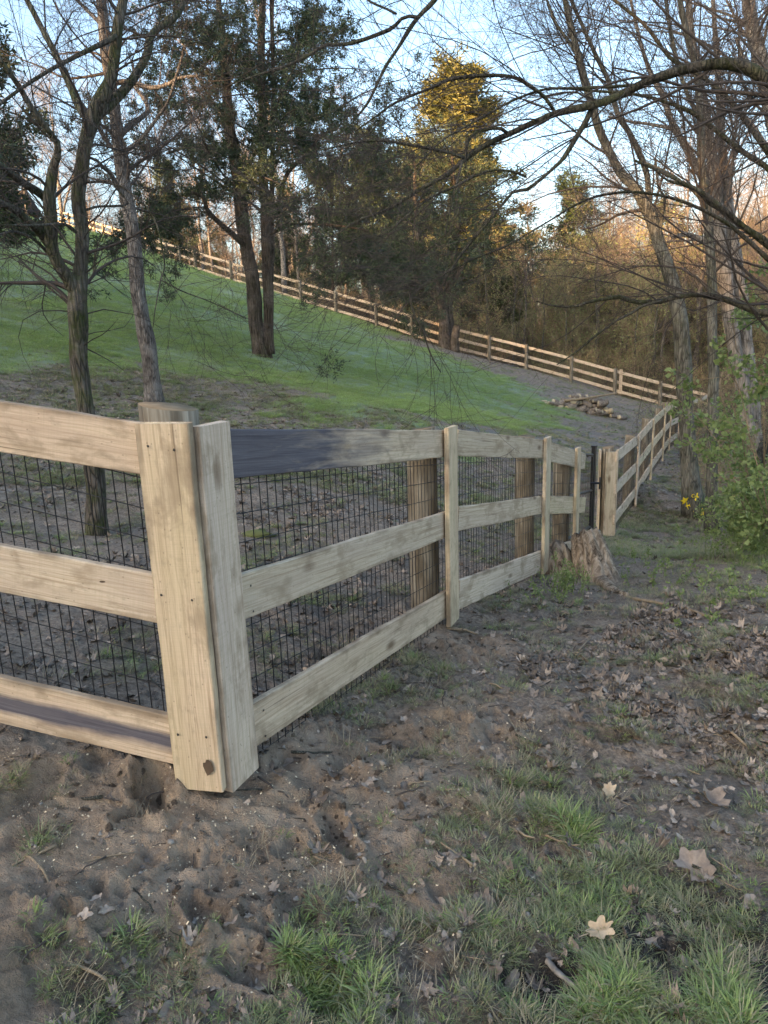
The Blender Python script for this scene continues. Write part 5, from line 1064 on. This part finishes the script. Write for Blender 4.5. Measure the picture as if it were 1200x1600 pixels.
for (px, py, kd, L, m_, rz, tl, lb) in [(936, 1451, 'lobed', .115, PL, .3, .2, 'pale tan pointed-lobed oak leaf, brightest leaf on the foreground mud'), (952, 1226, 'lobed', .10, PL, 1.2, .3, 'tan lobed leaf beside the green tuft right of the sawdust'),
        (1084, 1352, 'maple', .13, None, .6, .3, 'large pale grey maple leaf standing in the grass at right'), (800, 1512, 'oval', .10, None, .8, .5, 'reddish brown oval leaf by the stick near the lower edge'), (1112, 1252, 'maple', .11, None, 2., .3, 'pale lobed leaf on the matted grass at the right'),
        (1062, 1206, 'lobed', .10, None, 4., .3, 'crumpled leaf above the matted grass at the right'), (165, 1477, 'oval', .09, None, .1, .3, 'brown leaf half sunk in mud at the lower left'), (872, 1336, 'maple', .11, None, 3., .5, 'folded dark grey leaf in the middle of the wet grass'),
        (428, 1402, 'lobed', .05, None, 1., .4, 'tiny crumpled tan leaf on the brown mud below the corner'), (640, 1178, 'oval', .06, None, 2.2, .4, 'small brown leaf on sawdust below the right fence run'), (1115, 1270, 'oval', .09, None, .2, .3, 'folded reddish leaf under the pale lobed one at right')]:
    p = G(px, py); me = leaf_mesh(int(px), kd, L * .58, m_); ob('fallen_leaf', me, None, lb, 'leaf', None, loc=(p[0], p[1], gzs(p[0], p[1]) + .012), rot=(tl * .6, -tl, rz))

# mud clods and sawdust crumbs
def clod(seed, mat):
    rg = np.random.default_rng(seed); th = np.linspace(0, math.pi, 7); ph = np.arange(10) * .6283; a, b_ = np.meshgrid(th, ph, indexing='ij')
    r = 1 + (vnoise(np.cos(b_) * np.sin(a) * 2 + 5, np.sin(b_) * np.sin(a) * 2 + np.cos(a) * 2 + 5, seed) - .5) * 1.1; V = np.stack([r * np.sin(a) * np.cos(b_), r * np.sin(a) * np.sin(b_) * .8, r * np.cos(a) * .6], -1).reshape(-1, 3)
    i = np.arange(6)[:, None] * 10; j = np.arange(10)[None]; k = (j + 1) % 10; return mk_mesh('clod', V, np.stack([i + j, i + 10 + j, i + 10 + k, i + k], -1).reshape(-1, 4), None, True, mat)
def clod_mat():
    b = NB('mud_clod'); v = b.tc(); n = b.noise(v, 3, 5, .7); r = b.rnd()
    c = b.ramp(n, [(.3, (.13, .092, .062)), (.7, (.28, .21, .15))]); c = b.mix(b.math('MULTIPLY', r, .5), c, (.13, .10, .08)); return b.fin(c, .8, b.bump(n, .8, .3), .3)
CM = clod_mat(); CL = [clod(i, CM) for i in range(6)]
x, y = wedge(16000, 1.0, 7, 31.5, 1.); M = masks(x, y); cl = sst(.42, .62, fbm(x * 2.5, y * 2.5, 3, 91)); k = rng.random(len(x)) < (M[4] * .55 + .06 * (1 - M[5])) * (.1 + cl); x, y = x[k], y[k]; M = tuple(m[k] for m in M); P_ = put(x, y, M); n = len(x); P_[:, 2] -= .001
scatter('mud_clods', CL, P_, rng.uniform(-1, 6, (n, 3)), .003 + .014 * rng.random(n) ** 3.5, rng.integers(0, 6, n), 'small clods of churned mud')
SD_ = flatm('sawdust', (.72, .60, .42), .9, .1); ch = [mk_mesh('chip', np.array([[-1, -.4, 0], [1, -.5, .2], [.9, .5, 0], [-.8, .4, .3]]), [[0, 1, 2, 3]], None, False, SD_), mk_mesh('chip', np.array([[-1, -.7, 0], [.8, -.6, .3], [.9, .8, 0], [-.8, .6, .1]]) * .7, [[0, 1, 2, 3]], None, False, SD_)]
x, y = wedge(60000, 1.0, 6.5, 31.5, .5); M = masks(x, y); k = rng.random(len(x)) < np.clip(M[2] * .8 + M[4] * .12 + .015, 0, 1); x, y = x[k], y[k]; M = tuple(m[k] for m in M); P_ = put(x, y, M); n = len(x); P_[:, 2] += .002
scatter('sawdust', ch, P_, np.stack([rng.normal(0, .4, n), rng.normal(0, .4, n), rng.uniform(0, 6, n)], -1), .0016 + .0042 * rng.random(n) ** 3, rng.integers(0, 2, n), 'pale sawdust crumbs below the fence')

# thatch and twig litter
TH = grass_mat('dead_thatch', [(.20, .17, .11), (.34, .29, .19), (.48, .42, .30)], (.16, .13, .09), .3)
TD_ = [tuft(60 + i, 26, .09, .07, .0026, 1.42, TH, droop=.35) for i in range(4)]
x, y = wedge(26000, 1.0, 9, 31.5, .4); M = masks(x, y); k = rng.random(len(x)) < (.03 + .13 * np.clip(M[0], 0, 1) + .06 * M[1]) * (1 - M[5]) * sst(.42, .6, fbm(x * 3, y * 3, 3, 101)); x, y = x[k], y[k]; M = tuple(m[k] for m in M); P_ = put(x, y, M); n = len(x)
scatter('dead_grass', TD_, P_, np.stack([rng.normal(0, .1, n), rng.normal(0, .1, n), rng.uniform(0, 6.28, n)], -1), rng.uniform(.4, .95, n), rng.integers(0, 4, n), 'flattened dead grass')
def twigm(i, mat):
    rg = np.random.default_rng(i + 300); p = np.zeros((6, 3)); p[:, 0] = np.linspace(-.5, .5, 6); p[:, 1] = np.cumsum(rg.normal(0, .035, 6)); p[:, 2] = np.cumsum(rg.normal(0, .02, 6)); return mk_mesh('twig', *tube(p, np.linspace(.035, .018, 6) * rg.uniform(.6, 1.2), 5, True), True, mat)
TW = [twigm(i, (TWIG3, BARK_D, TWIG, TWIG3)[i % 4]) for i in range(8)]
x, y = wedge(16000, 1.0, 16, 31.5, .5); M = masks(x, y); k = rng.random(len(x)) < (.04 + .35 * M[1] + .06 * M[4]) * (1 - M[5]); x, y = x[k], y[k]; M = tuple(m[k] for m in M); P_ = put(x, y, M); n = len(x); P_[:, 2] += .003
scatter('twig_litter', TW, P_, np.stack([rng.normal(0, .15, n), rng.normal(0, .15, n), rng.uniform(0, 6.28, n)], -1), .03 + .13 * rng.random(n) ** 2.5, rng.integers(0, 8, n), 'small broken twigs on the ground')
STN = flatm('pale_stone', (.30, .265, .225), .85, .2); SC_ = [clod(70 + i, STN) for i in range(3)]
x, y = wedge(600, 1.1, 9, 31.5, .5); M = masks(x, y); k = M[5] < .3; x, y = x[k], y[k]; P_ = put(x, y); n = len(x)
scatter('pebbles', SC_, P_, rng.uniform(0, 6, (n, 3)), .003 + .010 * rng.random(n) ** 3, rng.integers(0, 3, n), 'small pale stones in the mud')

# ------------------------------------------------------------------ sticks, stump, logs, plants
def stick(pxs, r, mat, label, lift=.012, name='stick'):
    pts = [];
    for px, py in pxs: p = G(px, py); pts.append([p[0], p[1], gzs(p[0], p[1]) + lift])
    P = spline(np.array(pts), 16); P[:, 2] += (vnoise(np.arange(16) * .7, 3.3, 5) - .5) * r; R = np.linspace(r, r * .55, 16) * (1 + .2 * (rng.random(16) - .5)); V, Q, T = tube(P, R, 7, True, .12, 5); c = P[0]
    o = ob(name, mk_mesh(name, V - c, Q, T, True, mat), None, label, 'stick', loc=c); return o
stick([(855, 1488), (880, 1508), (914, 1530)], .009, BARK_E, 'short knobbly grey stick with a cut end in the wet grass at the bottom')
stick([(962, 925), (1000, 943), (1060, 953), (1118, 972)], .014, TWIG3, 'long thin pale stick running right from the stump')
stick([(708, 984), (728, 985), (746, 988)], .010, TWIG3, 'small pale stick at the foot of the second upright board')
stick([(1010, 975), (1035, 1000), (1048, 1018)], .012, BARK_D, 'dark stick lying in the leaf litter below the long pale one')
stick([(905, 1018), (918, 1000), (928, 985)], .005, TWIG3, 'thin bent twig in the grass below the stump')
def stump_mat():
    b = NB('old_stump_wood'); v = b.tc(); g = b.noise(b.mapv(v, (16, 16, 2.4)), 1, 6, .65, 1.2)
    c = b.ramp(g, [(.36, (.06, .042, .028)), (.46, (.22, .165, .115)), (.58, (.40, .32, .235)), (.72, (.50, .43, .34))]); n = b.noise(v, 4, 4, .6); c = b.mix(b.ramp(n, [(.45, 0), (.7, .7)]), c, (.15, .12, .095))
    return b.fin(c, .85, b.bump(g, .9, .03), .2)
SM = stump_mat(); b = NB('grey_weathered_cut'); v = b.tc(); n_ = b.noise(v, 14, 5, .65); GC = b.fin(b.ramp(n_, [(.35, (.05, .05, .05)), (.65, (.17, .17, .17))]), .85, b.bump(n_, .6, .01), .2)
ST_ = thing('tree_stump', G(915, 930), 'old split tree stump with a grey top in front of the fence end', 'stump')
def stumpart(pts, seed, top=True):
    P = []; 
    for px, py, wd, ds in pts: q = onray(px, py, ds); P.append([*q, wd / 2 / FPX * ds])
    P = spline(np.array(P), 30); S = 64; n = 30; V, Q, T = tube(P[:, :3], P[:, 3], S, True); th = np.tile(np.arange(S) * 2 * math.pi / S, n); k = np.repeat(np.arange(n), S)
    rid = 1 - np.abs(vnoise(np.cos(th) * 5 + 20 + k * .035, np.sin(th) * 5 + 20, seed) * 2 - 1); rid2 = vnoise(np.cos(th) * 14 + 20 + k * .08, np.sin(th) * 14 + 20 + k * .05, seed + 2)
    c = np.repeat(P[:, :3], S, 0); V[:n * S] = c + (V[:n * S] - c) * (.80 + .26 * rid + .14 * rid2 + .25 * np.maximum(0, 1 - k / 9) * np.cos(th * 5 + seed))[:, None]
    V[(n - 1) * S:n * S, 2] += (rng.random(S) - .3) * .03; V[:, 2] += (vnoise(V[:, 0] * 18, V[:, 1] * 18, seed) - .5) * .05 * np.concatenate([(k > n - 3), [0, 1]])
    mi = np.zeros(len(Q) + len(T), int); mi[len(Q) + S:] = 1; child('trunk', mk_mesh('trunk', V, Q, T, True, None, None, [SM, GC], mi), ST_)
stumpart([(940, 955, 120, 6.05), (934, 925, 84, 6.1), (927, 885, 60, 6.2), (919, 850, 48, 6.3), (915, 836, 42, 6.35)], 3)
stumpart([(888, 950, 90, 6.15), (884, 925, 62, 6.2), (876, 895, 48, 6.3), (868, 868, 44, 6.35), (866, 856, 38, 6.4)], 8)
rt = []
for px, py in [(935, 905), (958, 922), (980, 935)]: p = G(px, py); rt.append([p[0], p[1], gzs(p[0], p[1]) + .02])
V, Q, T = tube(spline(np.array(rt), 12), np.linspace(.07, .012, 12), 12, True, .2, 4); child('root', mk_mesh('root', V, Q, T, True, SM), ST_)
# weeds growing in the stump
def herb(name, px, py, n, L, label, cat, seed, leaf=.03, per=14, spread=.12, mat=None, stemmat=None, up=.05, sub=4):
    rg = np.random.default_rng(seed); p = G(px, py); p[2] = gzs(p[0], p[1]); S0 = p + np.c_[rg.normal(0, spread, (n, 2)), np.full(n, -.01)]; D0 = rg.normal(0, .25, (n, 3)); D0[:, 2] = 1
    q = walk(S0, D0, rg.uniform(.5, 1.1, n) * L, np.full(n, .0035), np.full(n, .0015), 8, .08, up, rg); a = Acc(); a.add(*tube(*q, 4, False))
    q2 = sprout(*q, n * sub, L * .3, rg, t0=.25, n=5, wob=.1, rmin=.001, rf=.5); a.add(*tube(*q2, 3, False)); t = thing(name, p, label, cat)
    child('stems', a.mesh('stems', stemmat or SHRUB), t, kind='stuff'); V, Q = leafcards(q2[0], per, leaf, rg, .012, .5, .9); child('foliage', mk_mesh('foliage', V, Q, None, False, mat or SHRUB), t, kind='stuff'); return t
herb('weed', 893, 925, 20, .3, 'leafy green weed sprouting between the two halves of the stump', 'weed', 5, .016, 7)
herb('weed', 862, 935, 14, .16, 'low green weed at the left foot of the stump', 'weed', 6, .016, 8)
herb('weed', 1165, 875, 40, .6, 'bushy ground weed at the foot of the green shrub', 'weed', 7, .026, 8, .3)
herb('weed', 1195, 950, 24, .2, 'low spreading weed at the right edge below the shrub', 'weed', 8, .022, 8, .3)
herb('weed', 1060, 905, 26, .14, 'small weed patch beside the pale wood chips', 'weed', 9, .02, 6, .25)
# firewood
LOGB = bark_mat('cut_log_bark', (.13, .10, .075), (.28, .22, .17), (.42, .35, .28), 0, 1, .02)
def log_mesh(seed, L, r):
    n = 8; P = np.zeros((n, 3)); P[:, 0] = np.linspace(-L / 2, L / 2, n); P[:, 2] += (vnoise(P[:, 0] * 4, seed, 1) - .5) * r * .5; V, Q, T = tube(P, r * (1 + .1 * (vnoise(P[:, 0] * 5, seed, 2) - .5)), 12, True, .12, seed); mi = np.zeros(len(Q) + len(T), int); mi[len(Q):] = 1
    return mk_mesh('log', V, Q, T, True, None, None, [LOGB, CUT], mi)
LG = [log_mesh(i, L, r) for i, (L, r) in enumerate([(.45, .09), (.4, .11), (.5, .07), (.35, .12), (.55, .08), (.38, .075)])]
cen = G(922, 648); dirx = np.array([1., .05])
POLE = mk_mesh('pole', *tube(spline(np.array([[0, 0, 0], [.6, 0, .04], [1.3, .02, .12], [1.9, 0, .2]]), 12), np.linspace(.045, .035, 12), 8, True, .1, 3), True, TWIG3)
lr = np.random.default_rng(5); nm_ = 0
for layer, (cnt, w_, zz) in enumerate([(26, 1.25, .10), (18, .9, .32), (9, .55, .54)]):
    for i in range(cnt):
        u = -w_ + 2 * w_ * (i + .5) / cnt + lr.normal(0, .06); vv = lr.normal(0, .28 - .07 * layer); k = lr.integers(6); X = cen[0] + u; Y = cen[1] + .5 + vv
        sp = {(1, 2): 'upright-leaning log on the left end of the woodpile', (2, 3): 'topmost log of the woodpile'}.get((layer, i))
        ob('firewood_log', LG[k], None, sp or 'cut firewood log heaped in the woodpile on the mud', 'log', None if sp else 'logs heaped in the woodpile', loc=(X, Y, float(z0(X, Y)) + zz * (.9 if abs(u) < .6 else .75)), rot=(lr.uniform(0, 6), lr.normal(0, .2) + (.7 if sp and layer == 1 else 0), lr.normal(.2, .8)))
o = ob('firewood_log', POLE, None, 'long bare pole laid across the top of the woodpile', 'log', loc=(cen[0] - .9, cen[1] + .1, float(z0(cen[0], cen[1])) + .52), rot=(0, 0, .05))
bark = CL[0].copy(); bark.materials.clear(); bark.materials.append(CUT)
for i in range(8): 
    X = cen[0] - 1.3 + lr.normal(0, .25); Y = cen[1] + .3 + lr.normal(0, .2); o = ob('wood_chunk', bark, None, 'small pale split chunk at the left foot of the woodpile', 'wood chunk', 'split chunks by the woodpile', loc=(X, Y, float(z0(X, Y)) + .04), rot=(lr.uniform(0, 6), 0, i)); o.scale = (.08, .06, .05)
# daffodils
p = G(1088, 806); p[2] = gzs(p[0], p[1]); DF = thing('daffodil_clump', p, 'clump of daffodils with strap leaves and yellow flowers at the foot of the curving trunk', 'daffodils')
DG = flatm('daffodil_leaf', (.05, .14, .06), .45, .4); DY = flatm('daffodil_yellow', (.80, .62, .04), .6, .2)
me = tuft(77, 110, .42, .14, .014, .4, DG, 4, .45); o = ob('leaves', me, DF, kind='stuff')
def flower():
    a = Acc()
    for i in range(6):
        c, s = math.cos(i * 1.047), math.sin(i * 1.047); V = np.array([[0, 0, 0], [.02, .012, .003], [.042, 0, .006], [.02, -.012, .003]]); a.add(np.c_[V[:, 0] * c - V[:, 1] * s, V[:, 0] * s + V[:, 1] * c, V[:, 2]], [[0, 1, 2, 3]])
    V, Q, T = tube(np.array([[0, 0, 0], [0, 0, .015], [0, 0, .03]]), np.array([.010, .011, .016]), 8, False); a.add(V, Q); return a.mesh('flower', DY)
FL = flower()
for px, py, hh in [(1071, 783, .3), (1086, 776, .36), (1106, 785, .28), (1075, 790, .22), (1082, 798, .16), (1099, 800, .14)]:
    q = onray(px, py, math.hypot(p[0], p[1]) - .15); o = ob('flower', FL, DF); o.location = Vector(q) - Vector(p); o.rotation_euler = (1.2, 0, px); o.scale = (1.9,) * 3
    g_ = np.array([p[0] + (q[0] - p[0]) * .4, p[1], p[2]]); V, Q, T = tube(spline(np.array([g_, (g_ + q) / 2 + [0, 0, .03], q]), 6) - p, np.full(6, .003), 4, False); ob('stalk', mk_mesh('stalk', V, Q, None, True, DG), DF)
# green shrub at the right
def shrub():
    rg = np.random.default_rng(31); b0 = G(1185, 850); D = 7.6; st = []
    for ends in [[(1165, 780), (1130, 700), (1085, 640), (1062, 610)], [(1180, 760), (1160, 690), (1130, 700), (1095, 720)], [(1175, 740), (1150, 640), (1120, 590), (1085, 600)], [(1190, 720), (1180, 620), (1160, 540), (1140, 500)], [(1200, 700), (1215, 600), (1190, 520), (1165, 480)],
                 [(1190, 780), (1160, 740), (1140, 745), (1105, 700)], [(1185, 740), (1150, 660), (1110, 665), (1075, 690)], [(1210, 760), (1230, 650), (1220, 560), (1200, 500)], [(1195, 740), (1170, 700), (1140, 660), (1120, 620)], [(1200, 800), (1180, 700), (1150, 600), (1130, 560)], [(1240, 800), (1250, 700), (1230, 600), (1190, 590)],
                 [(1190, 800), (1170, 790), (1150, 770), (1135, 755)], [(1200, 820), (1190, 780), (1180, 760), (1160, 740)]]:
        dd = D + rg.normal(0, .5); P = np.array([b0 + np.append(rg.normal(0, .12, 2), 0)] + [onray(x_ + rg.normal(0, 6), y_ + rg.normal(0, 6), dd - .25 * i) for i, (x_, y_) in enumerate(ends)]); st.append(spline(P, 14))
    P = np.stack(st); R = np.tile(np.linspace(.012, .003, 14), (len(st), 1)); t = thing('green_shrub', b0, 'leafing green shrub with bright fresh leaves filling the right edge', 'shrub')
    a = Acc(); a.add(*tube(P, R, 6, False)); q = sprout(P, R, 150, .55, rg, t0=.25, n=7, wob=.09, up=.0, rf=.5, rmin=.002, lt=.3); q2 = sprout(*q, 520, .22, rg, t0=.2, n=5, wob=.1, rmin=.0014); a.add(*tube(*q, 4, False)); a.add(*tube(*q2, 3, False)); child('stems', a.mesh('stems', TWIG3), t, kind='stuff')
    V1, Q1 = leafcards(q2[0], 14, .046, rg, .03, .5, .8); V2, Q2 = leafcards(q[0], 14, .05, rg, .03, .5, .8); child('foliage', mk_mesh('foliage', np.concatenate([V1, V2]), np.concatenate([Q1, Q2 + len(V1)]), None, False, SHRUB), t, kind='stuff')
shrub()
herb('thicket', 1158, 862, 22, 1.05, 'thin pale upright canes in front of the green shrub', 'canes', 15, .03, 5, .12, None, TWIG3, .12, 5)
herb('thicket', 1195, 840, 40, 1.0, 'dense feathery green growth low at the right edge', 'undergrowth', 16, .035, 10, .35, None, None, .02, 6)
# fallen logs, marker, rock
def lump(name, a_, b_, r, mat, label, cat, S=14): 
    P = spline(np.array([a_, b_]), 14); V, Q, T = tube(P, np.full(14, r) * (1 + .2 * (rng.random(14) - .5)), S, True, .15, 9); mi = np.zeros(len(Q) + len(T), int); mi[len(Q):] = 1
    return ob(name, mk_mesh(name, V - P[0], Q, T, True, None, None, [mat, GC], mi), None, label, cat, loc=P[0])
lump('dead_trunk', onray(1168, 768, 8.2), onray(1196, 695, 8.6), .055, BARK_N, 'dark dead trunk leaning inside the green shrub', 'dead wood')
g1_, g2_ = G(1086, 692), G(1114, 697); lump('fallen_log', g1_ + [0, 0, .08], g2_ + [.5, .2, .12], .12, BARK_B, 'fallen log on the slope between the two grey trunks', 'log')
g3 = G(1160, 704); lump('fallen_log', g3 + [-.7, 0, .12], g3 + [1.2, .5, .2], .14, BARK_D, 'fallen log half hidden behind the green shrub', 'log')
g4 = G(1131, 697); WM = flatm('pale_blue_plastic', (.55, .68, .80), .5, .4); ob('marker_stake', mk_mesh('marker_stake', *tube(np.array([[0, 0, -.1], [0, 0, .06], [0, 0, .14]]), np.array([.035, .035, .03]), 10, True), True, WM), None, 'small pale blue marker stake on the slope behind the shrub', 'marker', loc=g4)
RK = flatm('mossy_rock', (.12, .13, .05), .9, .2); g5 = G(402, 838); me = clod(3, RK); o = ob('mossy_rock', me, None, 'small yellow-green mossy rock on the mud inside the fence', 'rock', loc=g5); o.scale = (.13, .11, .09)
# house beyond the crest
hx, hy = xy(8, 100); hz = onray(0, 330, 100)[2] - 2.6; HS = thing('house', (hx, hy, hz), 'distant brick house just showing over the hill crest at far left', 'house')
BR = flatm('brick_red', (.30, .13, .08), .85, .1); RF = flatm('roof_shingle', (.06, .055, .055), .9, .1); WH = flatm('white_trim', (.7, .7, .68), .7, .2)
def box(x0, x1, y0, y1, z0_, z1): return np.array([(x0, y0, z0_), (x1, y0, z0_), (x1, y1, z0_), (x0, y1, z0_), (x0, y0, z1), (x1, y0, z1), (x1, y1, z1), (x0, y1, z1)], float), [[0, 1, 5, 4], [1, 2, 6, 5], [2, 3, 7, 6], [3, 0, 4, 7], [4, 5, 6, 7], [0, 3, 2, 1]]
ob('wall', mk_mesh('wall', *box(-7, 5, 0, 7, -4, 2.8), None, False, BR), HS)
V = np.array([(-7.5, -.5, 2.8), (5.5, -.5, 2.8), (5.5, 7.5, 2.8), (-7.5, 7.5, 2.8), (-7.5, 3.5, 5.2), (5.5, 3.5, 5.2)], float); ob('roof', mk_mesh('roof', V, [[0, 1, 5, 4], [2, 3, 4, 5], [0, 3, 2, 1]], [[0, 4, 3], [1, 2, 5]], False, RF), HS)
for wx in (-5, -1.8, 1.6): f = ob('window', mk_mesh('window', *box(wx, wx + 1.3, -.08, .0, .9, 2.2), None, False, WH), HS); ob('pane', mk_mesh('pane', *box(wx + .12, wx + 1.18, -.1, -.06, 1.02, 2.08), None, False, BLACK), f)
ob('corner_trim', mk_mesh('corner_trim', *box(4.85, 5.05, -.06, .1, -4, 2.8), None, False, WH), HS)
